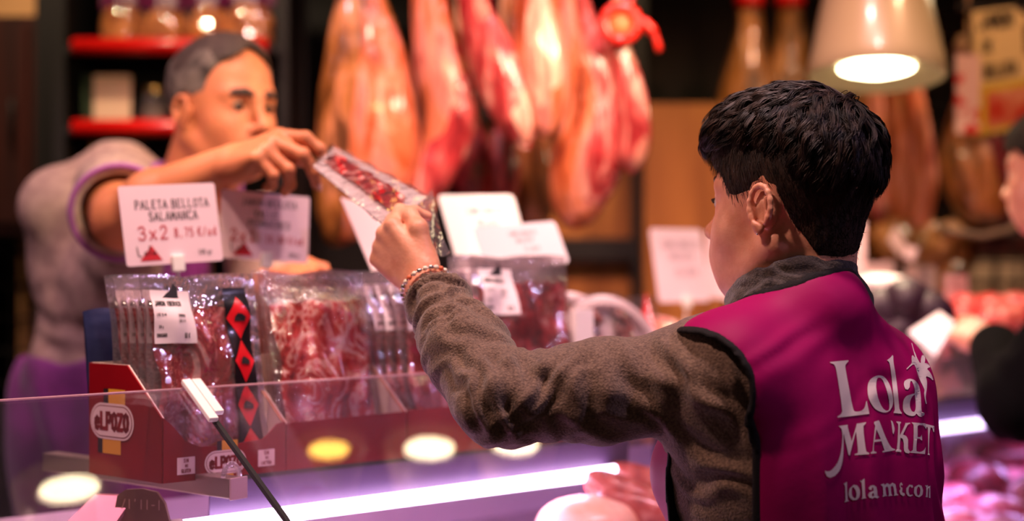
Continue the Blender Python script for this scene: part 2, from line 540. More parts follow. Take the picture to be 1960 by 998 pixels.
FING = {'index': (.030, (.043, .026, .021), .0090), 'middle': (.010, (.047, .030, .022), .0092),
        'ring': (-.010, (.043, .028, .021), .0086), 'pinky': (-.028, (.034, .021, .018), .0076)}
def hand_sdf(fd, fr, side, curls, thumb, splay=(6, 2, -3, -9), fat=1.0):
    """fr: wrist origin, X to the fingers, Z out of the back of the hand; side +1 right hand, -1 left; returns fingertip info"""
    s = fr.s; tips = {}
    E = lambda c, r, k=0.012, op='add': fd.ell(fr.p(c), np.array(r) * s, fr.R, k * s, op)
    C = lambda a, b, ra, rb, k=0.008: fd.cone(fr.p(a), fr.p(b), ra * s * fat, rb * s * fat, k * s)
    E((.046, 0, -.007), (.046, .036, .0145))
    E((.028, .022 * side, -.014), (.030, .016, .014), .012)
    E((.040, -.022 * side, -.012), (.036, .014, .013), .012)
    for i, (nm, (y, L, r)) in enumerate(FING.items()):
        y *= side
        kx = .090 - abs(y - .008 * side) * .28
        kn = np.array([kx, y, .001])
        C((.006, y * .55, -.001), kn, .0175, .0112, .010)
        a = 0.0; p = kn; rr = [r * 1.16, r, r * .92, r * .80]
        sp = math.radians(splay[i]) * side
        for j in range(3):
            a += math.radians(curls[i][j])
            q = p + L[j] * np.array([math.cos(a) * math.cos(sp), math.cos(a) * math.sin(sp), -math.sin(a)])
            C(p, q, rr[j], rr[j + 1], .0035)
            fd.ell(fr.p(q if j < 2 else p), np.array([rr[j+1]] * 3) * s * fat * (1.04 if j < 2 else .9), None, .003)
            pp, p = p, q
        tips[nm] = (fr.p(p), nrm(fr.p(p) - fr.p(pp)), fr.d(math.sin(a), 0, math.cos(a)), r * .8 * s * fat)
    rt = [.0155, .0125, .0105, .0085]
    for j in range(len(thumb) - 1):
        C(thumb[j], thumb[j + 1], rt[j], rt[j + 1], .007)
    tips['thumb'] = (fr.p(thumb[-1]), nrm(fr.p(thumb[-1]) - fr.p(thumb[-2])), fr.d(0, 0, 1), .0085 * s)
    return tips

def nails(tips, names, parent, m):
    for nm in names:
        p, d, n, r = tips[nm]
        sd = nrm(np.cross(n, d)); c = p + n * r * .62 + d * r * .15
        V = []; Fs = []
        for i in range(7):
            u = -1 + 2 * i / 6
            for j in range(6):
                w = -1 + 2 * j / 5
                V.append(c + sd * u * r * .78 * (1 - .18 * max(w, 0) ** 2) + d * w * r * 1.0 * (1 - .15 * u * u) + n * (r * .42 * (1 - u * u * .9) - .12 * r * w * w))
        for i in range(6):
            for j in range(5):
                Fs.append((i * 6 + j, (i + 1) * 6 + j, (i + 1) * 6 + j + 1, i * 6 + j + 1))
        py_obj('fingernail', V, Fs, m, parent, True)

def fold(V, N, c, w, lam, amp, rad, ph=0.0, seed=0, wob=0.35, sharp=1.0, along=None, ralong=None):
    """adds wrinkles across direction w around c, returns displaced V"""
    c = np.asarray(c, float); w = nrm(w)
    D = V - c
    if along is not None:
        al = nrm(along); da = D @ al
        g = np.exp(-((D - da[:, None] * al) ** 2).sum(1) / rad ** 2) * np.exp(-(da / ralong) ** 2)
    else:
        g = np.exp(-(D ** 2).sum(1) / rad ** 2)
    m = g > 0.01
    t = D[m] @ w + wob * lam * fbm(V[m], 6.0 / lam * 0.35, seed, 2)
    s = np.cos(2 * math.pi * t / lam + ph)
    s = np.sign(s) * np.abs(s) ** sharp
    V = V.copy(); V[m] += N[m] * (amp * s * g[m])[:, None]
    return V

def torso_sdf(fd, T, d=0.0, base=0.0, fem=True, k=0.03, dropR=.035):
    """T: frame at floor under the chest; heights relative"""
    s = T.s
    E = lambda c, r, kk=k, op='add': fd.ell(T.p(c), np.array(r) * s + d, T.R, kk, op)
    C = lambda a, b, ra, rb, kk=k: fd.cone(T.p(a), T.p(b), ra * s + d, rb * s + d, kk)
    E((.0, 0, 1.245), (.108, .150, .165), 0)
    C((-.018, -.130, 1.365 - dropR), (-.018, .130, 1.365), .052, .052, .05)
    for q in (1, -1):
        C((-.045, .01 * q, 1.435), (-.02, .12 * q, 1.375 - (dropR if q < 0 else .0)), .042, .036, .04)
        E((-.055, .07 * q, 1.28), (.055, .07, .10), .04)
        if fem: E((.075, .065 * q, 1.24), (.05, .055, .05), .04)
    E((-.0, 0, 1.06), (.092, .128, .16), .06)
    E((-.012, 0, .92), (.112, .162, .14), .06)

def strands(name, P, W, nseg, mats, parent, nside=3):
    """P (n,k,3) paths, W (n,k) radii -> one mesh of tapered locks"""
    n, k, _ = P.shape
    T = np.gradient(P, axis=1); T /= np.linalg.norm(T, axis=2)[..., None] + 1e-9
    ref = np.array([0.3, 0.2, 0.93])
    A = np.cross(T, ref); A /= np.linalg.norm(A, axis=2)[..., None] + 1e-9
    B = np.cross(T, A)
    V = []
    for j in range(nside):
        a = 2 * math.pi * j / nside
        V.append(P + W[..., None] * (math.cos(a) * A + math.sin(a) * B))
    V = np.stack(V, 2)                     # n,k,side,3
    idx = np.arange(n * k * nside).reshape(n, k, nside)
    Q = []
    for j in range(nside):
        j2 = (j + 1) % nside
        Q.append(np.stack([idx[:, :-1, j], idx[:, :-1, j2], idx[:, 1:, j2], idx[:, 1:, j]], -1).reshape(-1, 4))
    return np_obj(name, V.reshape(-1, 3), np.concatenate(Q), mats, parent, True)
# ------------------------------------------------------------------ stroke lettering (glyphs in a 0.7 x 1 cell)
GL = {
'A': [[(0,0),(.35,1),(.7,0)],[(.13,.36),(.57,.36)]], 'B': [[(.08,0),(.08,1),(.45,1),(.6,.88),(.6,.65),(.45,.53),(.08,.53)],[(.45,.53),(.66,.4),(.66,.13),(.48,0),(.08,0)]],
'C': [[(.66,.82),(.5,1),(.22,1),(.04,.8),(.04,.2),(.22,0),(.5,0),(.66,.18)]], 'D': [[(.08,0),(.08,1),(.4,1),(.66,.75),(.66,.25),(.4,0),(.08,0)]],
'E': [[(.64,.98),(.08,.98),(.08,.02),(.64,.02)],[(.08,.52),(.52,.52)]], 'G': [[(.66,.82),(.5,1),(.22,1),(.04,.8),(.04,.2),(.22,0),(.5,0),(.66,.18),(.66,.48),(.4,.48)]],
'H': [[(.06,0),(.06,1)],[(.64,0),(.64,1)],[(.06,.5),(.64,.5)]], 'I': [[(.35,0),(.35,1)]], 'J': [[(.5,1),(.5,.2),(.36,0),(.18,0),(.06,.18)]],
'K': [[(.08,0),(.08,1)],[(.64,1),(.08,.42)],[(.26,.58),(.66,0)]], 'L': [[(.1,1),(.1,.02),(.62,.02)]], 'M': [[(.02,0),(.06,1),(.35,.3),(.64,1),(.68,0)]],
'N': [[(.06,0),(.06,1),(.64,0),(.64,1)]], 'O': [[(.35,1),(.12,.88),(.03,.5),(.12,.12),(.35,0),(.58,.12),(.67,.5),(.58,.88),(.35,1)]],
'P': [[(.08,0),(.08,1),(.46,1),(.64,.86),(.64,.62),(.46,.48),(.08,.48)]], 'R': [[(.08,0),(.08,1),(.46,1),(.62,.86),(.62,.64),(.46,.5),(.08,.5)],[(.38,.5),(.66,0)]],
'S': [[(.62,.82),(.48,1),(.2,1),(.06,.84),(.08,.64),(.35,.52),(.62,.38),(.64,.16),(.48,0),(.2,0),(.04,.18)]], 'T': [[(.35,0),(.35,.98)],[(.02,.98),(.68,.98)]],
'U': [[(.06,1),(.06,.2),(.2,0),(.5,0),(.64,.2),(.64,1)]], 'V': [[(.02,1),(.35,0),(.68,1)]], 'X': [[(.04,0),(.66,1)],[(.04,1),(.66,0)]], 'Z': [[(.04,.98),(.64,.98),(.04,.02),(.66,.02)]],
'0': [[(.35,1),(.14,.86),(.08,.5),(.14,.14),(.35,0),(.56,.14),(.62,.5),(.56,.86),(.35,1)]], '1': [[(.16,.8),(.38,1),(.38,0)],[(.18,.02),(.58,.02)]],
'2': [[(.08,.78),(.2,1),(.48,1),(.6,.8),(.54,.56),(.06,.02),(.64,.02)]], '3': [[(.08,.86),(.24,1),(.5,1),(.6,.8),(.5,.56),(.28,.54)],[(.5,.56),(.64,.36),(.6,.12),(.44,0),(.2,0),(.06,.16)]],
'4': [[(.46,0),(.46,1),(.04,.3),(.64,.3)]], '5': [[(.58,.98),(.14,.98),(.1,.56),(.36,.62),(.6,.46),(.62,.2),(.44,0),(.2,0),(.06,.14)]], '7': [[(.06,.98),(.62,.98),(.26,0)]],
'8': [[(.35,.54),(.12,.68),(.14,.92),(.35,1),(.56,.92),(.58,.68),(.35,.54),(.08,.36),(.1,.08),(.35,0),(.6,.08),(.62,.36),(.35,.54)]], '6': [[(.58,.9),(.36,1),(.12,.72),(.08,.3),(.2,.04),(.44,0),(.62,.2),(.58,.46),(.36,.56),(.1,.4)]],
',': [[(.3,.1),(.2,-.14)]], '.': [[(.3,0),(.34,.06)]], '/': [[(.1,-.05),(.6,1)]], '-': [[(.15,.45),(.55,.45)]], "'": [[(.35,1.05),(.3,.8)]],
'€': [[(.64,.86),(.46,1),(.26,.92),(.14,.5),(.26,.08),(.46,0),(.64,.14)],[(.02,.6),(.5,.6)],[(.02,.4),(.46,.4)]],
'x': [[(.1,0),(.6,.66)],[(.1,.66),(.6,0)]], 'u': [[(.12,.66),(.12,.14),(.26,0),(.54,.12)],[(.56,.66),(.56,0)]], 'g': [[(.56,.5),(.36,.66),(.14,.5),(.14,.2),(.34,.04),(.56,.2)],[(.56,.66),(.56,-.16),(.36,-.3),(.14,-.22)]],
'r': [[(.16,0),(.16,.66)],[(.16,.42),(.34,.64),(.54,.6)]], 'd': [[(.56,.5),(.36,.66),(.14,.5),(.14,.2),(.34,0),(.56,.16)],[(.56,1),(.56,0)]], 'e': [[(.1,.34),(.6,.40),(.56,.6),(.36,.7),(.14,.56),(.1,.3),(.2,.06),(.4,0),(.6,.1)]],
'l': [[(.3,1),(.3,0)]], 'o': [[(.35,.66),(.14,.54),(.1,.33),(.14,.12),(.35,0),(.56,.12),(.6,.33),(.56,.54),(.35,.66)]], 'a': [[(.12,.56),(.34,.66),(.54,.54),(.54,.0)],[(.54,.36),(.2,.34),(.1,.16),(.24,0),(.54,.14)]],
}
def letters(text, x, y, h, wid=.8, th=.13, serif=False, gap=.16, round_=False):
    """ribbon quads/tris in 2D: list of (polygon points)"""
    out = []; cx = x; w = th * h / 2
    for ch in text:
        if ch == ' ': cx += .5 * h * wid; continue
        st = GL.get(ch, GL.get(ch.upper(), []))
        for s in st:
            P = [np.array([cx + p[0] * h * wid, y + p[1] * h]) for p in s]
            for a, b in zip(P[:-1], P[1:]):
                d = b - a; L = np.linalg.norm(d) + 1e-9; d /= L; n = np.array([-d[1], d[0]]) * w
                e = d * w * (.55 if not round_ else .9)
                out.append([a - e + n, a - e - n, b + e - n, b + e + n])
            if serif:
                for (px, py), P_ in ((s[0], P[0]), (s[-1], P[-1])):
                    if py in (0, 1) and s[0] != s[-1]:
                        sw = .11 * h
                        yy = P_[1] + (w * .7 if py == 0 else -w * .7)
                        out.append([np.array([P_[0] - sw, yy + w * .7]), np.array([P_[0] - sw, yy - w * .7]), np.array([P_[0] + sw, yy - w * .7]), np.array([P_[0] + sw, yy + w * .7])])
        cx += (.7 + gap) * h * wid
    return out, cx
def text_width(text, h, wid=.8, gap=.16):
    return sum((.5 if c == ' ' else .7 + gap) for c in text) * h * wid - gap * h * wid
def put_polys(name, polys, fn, mats, parent):
    """fn maps 2D to 3D"""
    V = []; Fs = []
    for p in polys:
        n = len(V); V += [fn(q[0], q[1]) for q in p]; Fs.append(tuple(range(n, n + len(p))))
    return py_obj(name, V, Fs, mats, parent)
M_ink = mat('black_ink', srgb(34, 28, 32), .6)
M_ink_red = mat('red_ink', srgb(196, 34, 48), .6)
M_ink_grey = mat('grey_ink', srgb(150, 120, 128), .7)
# ------------------------------------------------------------------ the hall
def struct(o): o['kind'] = 'structure'; return o
M_floor = mat('floor_tiles_dark', srgb(70, 62, 60), .35, col2=srgb(54, 48, 47), cscale=6, bump=.1, bscale=8)
M_wall = mat('dark_brown_wall', srgb(40, 27, 22), .75, bump=.3, bscale=30, col2=srgb(30, 20, 17), cscale=5)
M_wallb = mat('brick_dark', srgb(66, 50, 42), .7, bump=.6, bscale=60, col2=srgb(46, 34, 30), cscale=9)
M_ceil = mat('ceiling_black', srgb(26, 20, 18), .85)
M_wood = mat('amber_wood_panel', srgb(168, 108, 50), .55, bump=.15, bscale=30, col2=srgb(142, 86, 36), cscale=3, stretch=(6, 6, .6), coat=.1)
M_cab = mat('mahogany_panel', srgb(66, 22, 14), .45, bump=.12, bscale=20, col2=srgb(44, 14, 9), cscale=3, stretch=(6, 6, .5), coat=.15)
M_black = mat('black_painted_steel', srgb(20, 17, 17), .5)
M_redpl = mat('red_lacquer', srgb(206, 18, 14), .35, coat=.3)
M_white = mat('white_card', srgb(246, 232, 232), .5, spec=.4)
M_whitepl = mat('white_plastic', srgb(244, 238, 232), .35)
M_alu = mat('brushed_aluminium', srgb(188, 172, 160), .38, metal=.85, bump=.08, bscale=90, stretch=(1, 1, 12))
M_steelw = mat('steel_worktop', srgb(190, 182, 186), .3, metal=.8)
def slab(name, lo, hi, m, parent=None):
    lo = np.array(lo, float); hi = np.array(hi, float)
    return MB().box((lo + hi) / 2, hi - lo).build(name, m, parent)
struct(slab('floor', (-5, -1.5, -.1), (7, 7, 0), M_floor))
struct(slab('ceiling', (-5, -1.5, 3.3), (7, 7, 3.4), M_ceil))
wb = struct(slab('wall_back', (-5, 4.90, 0), (7, 5.05, 3.3), M_wall))
struct(slab('wall_left', (-5.1, -1.5, 0), (-5, 7, 3.3), M_wall))
struct(slab('wall_right', (7, -1.5, 0), (7.1, 7, 3.3), M_wall))
# raised floor behind the counter
P = [cp(-3.2, -.42, 0), cp(3.6, -.42, 0), cp(3.6, -1.9, 0), cp(-1.2, -1.9, 0)]
P = [np.array([-3.2, 1.2, 0]), cp(-1.3, -.42, 0), cp(3.4, -.42, 0), np.array([4.2, 4.85, 0]), np.array([-3.2, 4.85, 0])]
struct(MB().prism(P, (0, 0, 1), .15).build('trim_1', M_cab))
# courses of dark bricks on the right of the back wall
bm_ = MB().box((0, 0, 0), (.228, .05, .066), bev=.006)
b0 = None
for r in range(22):
    for c in range(12):
        x = 1.05 + c * .24 + (.12 if r % 2 else 0); z = 1.02 + r * .078
        if b0 is None: b0 = bm_.build('brick', M_wallb, wb)
        else:
            b0_ = b0.copy(); COL.objects.link(b0_); b = b0_
            b.location = (x, 4.885, z); continue
        b0.location = (x, 4.885, z)

# tall mahogany cabinet on the left
def P3(px, py, Y): return at(px, py, Y)
t = thing('tall_cabinet', (-2.0, 3.75, .15), 'dark mahogany cabinet at the far left behind the vendor', 'cabinet')
slab('body', (-2.55, 3.72, 1.57), (-1.24, 4.10, 2.14), M_cab, t)
for i, x in enumerate((-2.52, -2.08, -1.66)):
    d_ = slab('door', (x, 3.695, 1.60), (x + .40, 3.72, 2.11), M_cab, t)
    MB().tube([(x + .37, 3.68, 1.80), (x + .37, 3.665, 1.81), (x + .37, 3.665, 1.91), (x + .37, 3.68, 1.92)], .005, 8).build('handle', M_black, d_, True)
slab('side_post', (-1.24, 3.70, .15), (-1.13, 4.10, 2.9), M_black, t)
slab('plinth', (-2.55, 3.75, .15), (-1.24, 4.10, .75), M_cab, t)
slab('side_post', (-2.55, 3.70, .15), (-2.45, 4.10, 2.9), M_black, t)
t = thing('wire_shelf', (-1.5, 3.9, .75), 'pale wire rack below the mahogany cabinet', 'rack')
slab('back_sheet', (-1.37, 3.95, 1.10), (-1.275, 3.97, 1.56), mat('lit_beige_board', srgb(226, 170, 110), .6), t)  # lit copy of the beige board, light put into its colour
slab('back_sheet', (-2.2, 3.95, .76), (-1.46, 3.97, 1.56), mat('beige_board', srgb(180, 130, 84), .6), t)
for i in range(9):
    z = .80 + i * .09
    MB().tube([(-2.2, 3.92, z), (-1.25, 3.92, z)], .004, 6).build('wire', M_black, t)
for i in range(9):
    x = -2.15 + i * .11
    MB().tube([(x, 3.925, .76), (x, 3.925, 1.56)], .004, 6).build('wire', M_black, t)
o = slab('beige_box', (-1.40, 3.82, 2.145), (-1.28, 4.0, 2.28), mat('beige_carton', srgb(208, 158, 104), .6))
tag(o, 'small beige carton on top of the mahogany cabinet', 'box')

# shelf unit with red edges
t = thing('wall_shelf', (-.82, 3.62, 1.2), 'black shelf unit with two bright red shelf edges behind the vendor', 'shelf')
slab('back_panel', (-1.12, 3.80, 1.2), (-.55, 3.83, 2.6), M_black, t)
slab('side_panel', (-1.13, 3.50, 1.2), (-1.10, 3.80, 2.6), M_black, t)
slab('side_panel', (-.575, 3.52, 1.2), (-.555, 3.80, 2.6), M_black, t)
for z0 in (2.012, 1.812, 1.56):
    sh = slab('shelf_board', (-1.10, 3.50, z0), (-.575, 3.80, z0 + .02), M_black, t)
    mb = MB(); mb.tube([(-1.075, 3.487, z0 + .014), (-.60, 3.487, z0 + .014)], .021, 12, flat=1.0)
    mb.build('front_edge', M_redpl if z0 > 1.7 else M_black, sh, True)
# snack bags on the upper shelf
M_snack = mat('crunchy_golden_snacks', srgb(214, 140, 60), .5, bump=1.0, bscale=60, col2=srgb(150, 84, 30), cscale=30)
M_bagtop = mat('purple_bag_paper', srgb(92, 20, 62), .35, coat=.4, bump=.3, bscale=20)
M_bagfilm = film_mat('snack_bag_film', bump=.9, bscale=18, gloss=.12, haze=.05)
def snack_bag(x, w, h, y, k):
    t = thing('snack_bag', (x, y, 2.033), ['clear bag of golden snacks with purple top, leftmost on the upper shelf', 'clear purple-topped snack bag, second from left on the upper shelf', 'clear purple-topped snack bag just above the vendor\'s hair', 'fullest golden snack bag, rightmost on the upper shelf'][k], 'bag', 'snack bags on the upper shelf')
    fd = Field(np.arange(x - .09, x + .09, .007), np.arange(y - .07, y + .07, .007), np.arange(2.028, 2.04 + h * .62, .007))
    fd.ell((x, y, 2.036 + h * .26), (w * .48, .042, h * .27), None, 0)
    fd.ell((x, y, 2.055), (w * .46, .045, .022), None, .03)
    V, Q = surface(fd); V = relax(V, Q, 1); N = normals(V, Q); V += N * (fbm(V, 90, k, 2) * .004)[:, None]; V[:, 2] = np.maximum(V[:, 2], 2.034)
    np_obj('snacks', V, Q, M_snack, t)
    V2 = V + N * .004; V2[:, 2] = np.maximum(V2[:, 2], 2.033); np_obj('film', V2, Q, M_bagfilm, t)
    V = []; Fs = []
    for i in range(9):
        for j in range(7):
            u = -1 + i / 4; v = j / 6
            V.append((x + u * w * .5 * (1 - .05 * v), y - .030 * (1 - v) * math.cos(u * 1.4) + .006 * math.sin(u * 7 + k), 2.033 + h * (.48 + .52 * v)))
    n = len(V); V += [(a, 2 * y - b + .002, c) for a, b, c in V]
    for i in range(8):
        for j in range(6):
            a = i * 7 + j; Fs.append((a, a + 7, a + 8, a + 1)); Fs.append((n + a, n + a + 1, n + a + 8, n + a + 7))
    py_obj('bag_top', V, Fs, M_bagtop, t, True)
for k, (px, w, h) in enumerate(((238, .115, .22), (320, .115, .21), (402, .11, .22), (478, .13, .23))):
    snack_bag((px - 980) / F * 3.60, w, h, 3.60, k)
# carton and jar on the lower shelf
t = thing('carton', (-.99, 3.6, 1.833), 'dark green carton with pale label on the lower red-edged shelf', 'box')
slab('box', (-1.075, 3.56, 1.833), (-.985, 3.68, 1.965), mat('green_carton', srgb(34, 52, 28), .5), t)
slab('label', (-1.045, 3.552, 1.815 + .02), (-.952, 3.558, 1.963), mat('pale_label', srgb(222, 190, 160), .6), t)
t = thing('glass_jar', (-.90, 3.60, 1.833), 'round glass jar with pale gold lid beside the green carton', 'jar')
gm = mat('jar_glass', (.9, .85, .8, 1), .05, trans=.9)
MB().lathe((-.905, 3.60, 1.834), [(1e-3, 0), (.033, 0), (.036, .006), (.036, .07), (.030, .085), (.028, .09)], n=24).build('jar', gm, t, True)
MB().lathe((-.905, 3.60, 1.838), [(1e-3, 0), (.031, 0), (.031, .05), (1e-3, .052)], n=24).build('filling', mat('pickle', srgb(120, 92, 84), .5), t, True)
MB().lathe((-.905, 3.60, 1.924), [(.031, 0), (.0315, .012), (.029, .016), (1e-3, .017)], n=24).build('lid', mat('gold_lid', srgb(226, 190, 110), .25, metal=.9), t, True)
for k, px in enumerate((195, 245)):
    x = (px - 980) / F * 3.6
    o = MB().box((x, 3.62, 1.69), (.058, .08, .218), bev=.008).build('yellow_packet', mat('yellow_pack', srgb(196, 146, 40), .5), None)
    tag(o, ['yellow packet under the lower shelf, left one of two', 'yellow packet under the lower shelf, right one of two'][k], 'packet', 'yellow packets on the bottom shelf')

# wood-panelled cupboard in the middle of the back wall
t = thing('panelled_cupboard', (.4, 4.3, .15), 'amber wood cupboard with black frame behind the hanging hams', 'cupboard')
yb = 4.30
def X_(px, Y): return (px - 980) / F * Y
slab('wood_panel', (X_(1235, 4.1), 4.1, .15), (X_(1385, 4.1), 4.2, 1.5 + (499 - 198) / F * 4.1), M_wood, t)
slab('wood_panel', (X_(880, yb), yb + .05, 1.57), (X_(1210, yb), yb + .10, 1.93), M_wood, t)
slab('wood_panel', (X_(880, yb), yb + .05, .9), (X_(1210, yb), yb + .10, 1.50), M_wood, t)
slab('post', (X_(1209, yb), yb - .05, .15), (X_(1234, yb), yb + .1, 2.6), M_black, t)
slab('crossbar', (X_(880, yb), yb - .02, 1.502), (X_(1209, yb), yb + .1, 1.568), M_black, t)
slab('crossbar', (X_(880, yb), yb - .02, 1.93), (X_(1209, yb), yb + .1, 2.1), M_black, t)
o = slab('dark_screen', (X_(530, 4.6), 4.55, .15), (X_(880, 4.6), 4.65, 3.0), M_black); tag(o, 'tall black partition between shelf unit and hanging hams', 'partition')

# ------------------------------------------------------------------ pendant lamps over the counter
M_shade = mat('satin_white_shade', srgb(176, 162, 122), .35, coat=.3)
M_shade_in = mat('shade_inside', srgb(150, 140, 110), .5)
M_bulb = emis('lamp_disc', (1, .82, .48, 1), 15)
def pendant(x, y, z, power, label, sc=1.0, col=(1, .74, .50), aim=(0, 0, -1), disc=None):
    t = thing('pendant_lamp', (0, 0, 0), label, 'lamp', 'conical pendant lamps over the counter')
    MB().lathe((0, 0, 0), [(.150 * sc, -.004), (.152 * sc, 0), (.148 * sc, .03 * sc), (.100 * sc, .27 * sc), (.06 * sc, .33 * sc), (.03 * sc, .345 * sc), (.028 * sc, .42 * sc), (1e-3, .42 * sc)], n=48).build('shade', M_shade, t, True)
    MB().lathe((0, 0, 0), [(.150 * sc, -.004), (.140 * sc, .004), (.086 * sc, .020 * sc), (.080 * sc, .022 * sc)], n=48).build('reflector', M_shade_in, t, True)
    MB().lathe((0, 0, 0), [(.082 * sc, .016 * sc), (.05 * sc, .006 * sc), (1e-3, .002 * sc)], n=40).build('light_disc', disc or M_bulb, t, True)
    if sc > .9: MB().box((.028 * sc, -.060 * sc, .002), (.014, .05, .012)).build('bracket', M_black, t)
    l = lamp('pendant_light', 'SPOT', (0, 0, -.006), power, col, .07, (0, 0, -1), 125, .9); l.parent = t
    q = Vector((0, 0, -1)).rotation_difference(Vector(aim))
    t.matrix_basis = Matrix.Translation((x, y, z)) @ q.to_matrix().to_4x4()
    top = t.matrix_basis @ Vector((0, 0, .41 * sc))
    MB().tube([top, (top.x, top.y, 3.3)], .004, 8).build('cable', M_black, t)
HAMW = (-.58, .43, -.69)
pendant(-.422, 2.043, 2.04, 10, 'white conical pendant lamp hanging over the left end of the counter', .62, aim=HAMW)
pendant(-.02, 2.416, 2.06, 5, 'white conical pendant lamp above the outstretched packet', .48, (1, .62, .25), aim=HAMW, disc=emis('amber_lamp_disc', (1, .55, .08, 1), 12))
pendant(.37, 2.713, 2.08, 7, 'white conical pendant lamp over the red bow', .6, aim=HAMW)
pendant(.177, 2.558, 2.06, 7, 'white conical pendant lamp between the hams and the counter', .62, aim=HAMW)
pendant(.815, 3.18, 1.915, 15, 'white conical pendant lamp right above the customer\'s hair', 1.0, aim=(-.03, -.13, -.98))
pendant(1.45, 3.75, 2.35, 30, 'white conical pendant lamp above the far end of the counter', 1.0)

# ------------------------------------------------------------------ display counter
LEDC = (.92, .52, 1.0)
M_led = emis('led_tube', (1.0, .80, .98, 1), 10)
M_led2 = emis('led_tube_violet', (.80, .62, 1.0, 1), 6)
M_fascia = mat('lavender_steel', srgb(84, 60, 98), .4, metal=.0, bump=.1, bscale=14)
M_deck = mat('white_enamel_deck', srgb(214, 190, 206), .35)
M_base = mat('counter_front', srgb(70, 60, 70), .4)
M_rubber = mat('black_rubber', srgb(16, 14, 18), .6)
M_glass = film_mat('case_glass', tint=(.93, .88, .95, 1), gloss=.0, bump=0.0, bscale=1, rough=.004, haze=.012)
ct = thing('display_counter', cp(.8, 0, 0), 'long glass-fronted refrigerated meat counter with lit deck', 'counter')
def cbox(name, s0, s1, t0, t1, z0, z1, m, parent, bev=.0):
    R = np.stack([UX, -VX, [0, 0, 1]], 1)
    c = cp((s0 + s1) / 2, (t0 + t1) / 2, (z0 + z1) / 2)
    return MB().box(c, (s1 - s0, abs(t1 - t0), z1 - z0), R, 0, bev).build(name, m, parent)
S0, S1 = -.9, 3.2
cbox('shelf_top', .055, S1, -.42, -.004, 1.200, 1.215, M_steelw, ct, .002)
cbox('shelf_edge', .055, S1, -.004, .004, 1.208, 1.217, M_rubber, ct)
def cquad(name, s0, s1, prof, m, parent, th=.004, smooth=False):
    """profile of (t, z) swept along the counter with thickness"""
    V = []; Fs = []; n = len(prof)
    pr = [np.array(p, float) for p in prof]; nn = []
    for i in range(n):
        d = pr[min(i + 1, n - 1)] - pr[max(i - 1, 0)]; d /= np.linalg.norm(d); nn.append(np.array([-d[1], d[0]]))
    for s in (s0, s1):
        for i in range(n):
            for e in (0, th):
                q = pr[i] + nn[i] * e; V.append(cp(s, q[0], q[1]))
    N2 = 2 * n
    for i in range(n - 1):
        a = 2 * i
        Fs += [(a, a + 2, N2 + a + 2, N2 + a), (a + 1, N2 + a + 1, N2 + a + 3, a + 3), (a, a + 1, a + 3, a + 2), (N2 + a, N2 + a + 2, N2 + a + 3, N2 + a + 1)]
    Fs += [(0, N2, N2 + 1, 1), (2 * n - 2, 2 * n - 1, N2 + 2 * n - 1, N2 + 2 * n - 2)]
    return py_obj(name, V, Fs, m, parent, smooth)
cquad('fascia', .03, .80, [(-.006, 1.2115), (-.009, 1.152)], M_fascia, ct, .003)
cquad('fascia', .86, S1, [(-.006, 1.2115), (-.009, 1.152)], M_fascia, ct, .003)
for s0, s1 in ((-.02, .775), (.95, 1.86), (1.95, 2.9)):
    Ml_ = M_led if s0 < .9 else M_led2
    l_ = MB().tube([cp(s0, .013, 1.156), cp(s1, .013, 1.156)], .0105, 14).build('led_tube', Ml_, ct, True)
    for s in (s0, s1):
        MB().tube([cp(s, .013, 1.156), cp(s + (.012 if s == s1 else -.012), .013, 1.156)], .0125, 12).build('end_cap', M_whitepl, l_, True)
    n = max(2, int((s1 - s0) / .3))
    for i in range(n):
        s = s0 + (s1 - s0) * (i + .5) / n
        l = lamp('led_light', 'AREA', tuple(cp(s, .012, 1.143)), 1.05 if s0 < .9 else .5, LEDC if s0 < .9 else (.62, .36, 1.0), .1, tuple(cp(s, .06, .6)))
        l.data.shape = 'RECTANGLE'; l.data.size = (s1 - s0) / n; l.data.size_y = .03
        l.rotation_euler = Matrix(np.stack([UX, -VX, [0, 0, 1]], 1).tolist()).to_euler()
        l.parent = ct; l.matrix_parent_inverse = ct.matrix_basis.inverted()
cquad('deck', S0, S1, [(-.40, 1.12), (-.38, 1.02), (.235, .955), (.30, .97)], M_deck, ct, -.012)
cquad('glass_front', S0, -.0015, [(.0, 1.331), (.2365, 1.194), (.285, 1.160), (.305, 1.12), (.312, .98)], M_glass, ct, .005)
cquad('glass_front', .0015, S1, [(.0, 1.331), (.2365, 1.194), (.285, 1.160), (.305, 1.12), (.312, .98)], M_glass, ct, .005)
MB().tube([cp(S0, .0, 1.3335), cp(-.002, .0, 1.3335)], .0016, 8).build('edge_highlight', mat('glass_edge_highlight', srgb(236, 190, 190), .15, trans=.3), ct, True)  # highlight along the glass top, put in as pale pink tubes
MB().tube([cp(.002, .0, 1.3335), cp(S1, .0, 1.3335)], .0016, 8).build('edge_highlight', bpy.data.materials['glass_edge_highlight'], ct, True)
cquad('seam', -.0028, .0028, [(.0, 1.3315), (.2365, 1.1945), (.285, 1.1605), (.305, 1.1205), (.312, .98)], M_rubber, ct, .0062)
cbox('base_cabinet', S0, S1, -.42, .30, 0.0, .93, M_base, ct)
cbox('front_rail', S0, S1, .295, .33, .93, .985, M_alu, ct, .004)
# glass clip: two white strips side by side
cl = None
dS = nrm(VX * .2365 + np.array([0, 0, -.137])); nS = nrm(np.cross(UX, dS)) ; nS = nS if nS[2] > 0 else -nS
R = np.stack([UX, dS, nS], 1)
for s, L, off in ((-.0065, .088, .0), (.0075, .074, -.004)):
    c = cp(s, 0, 1.333) + dS * (L / 2 - .006) + nS * .0085
    MB().box(c, (.0128, L, .007), R, 0, .0015).build('glass_clip', M_whitepl, ct)
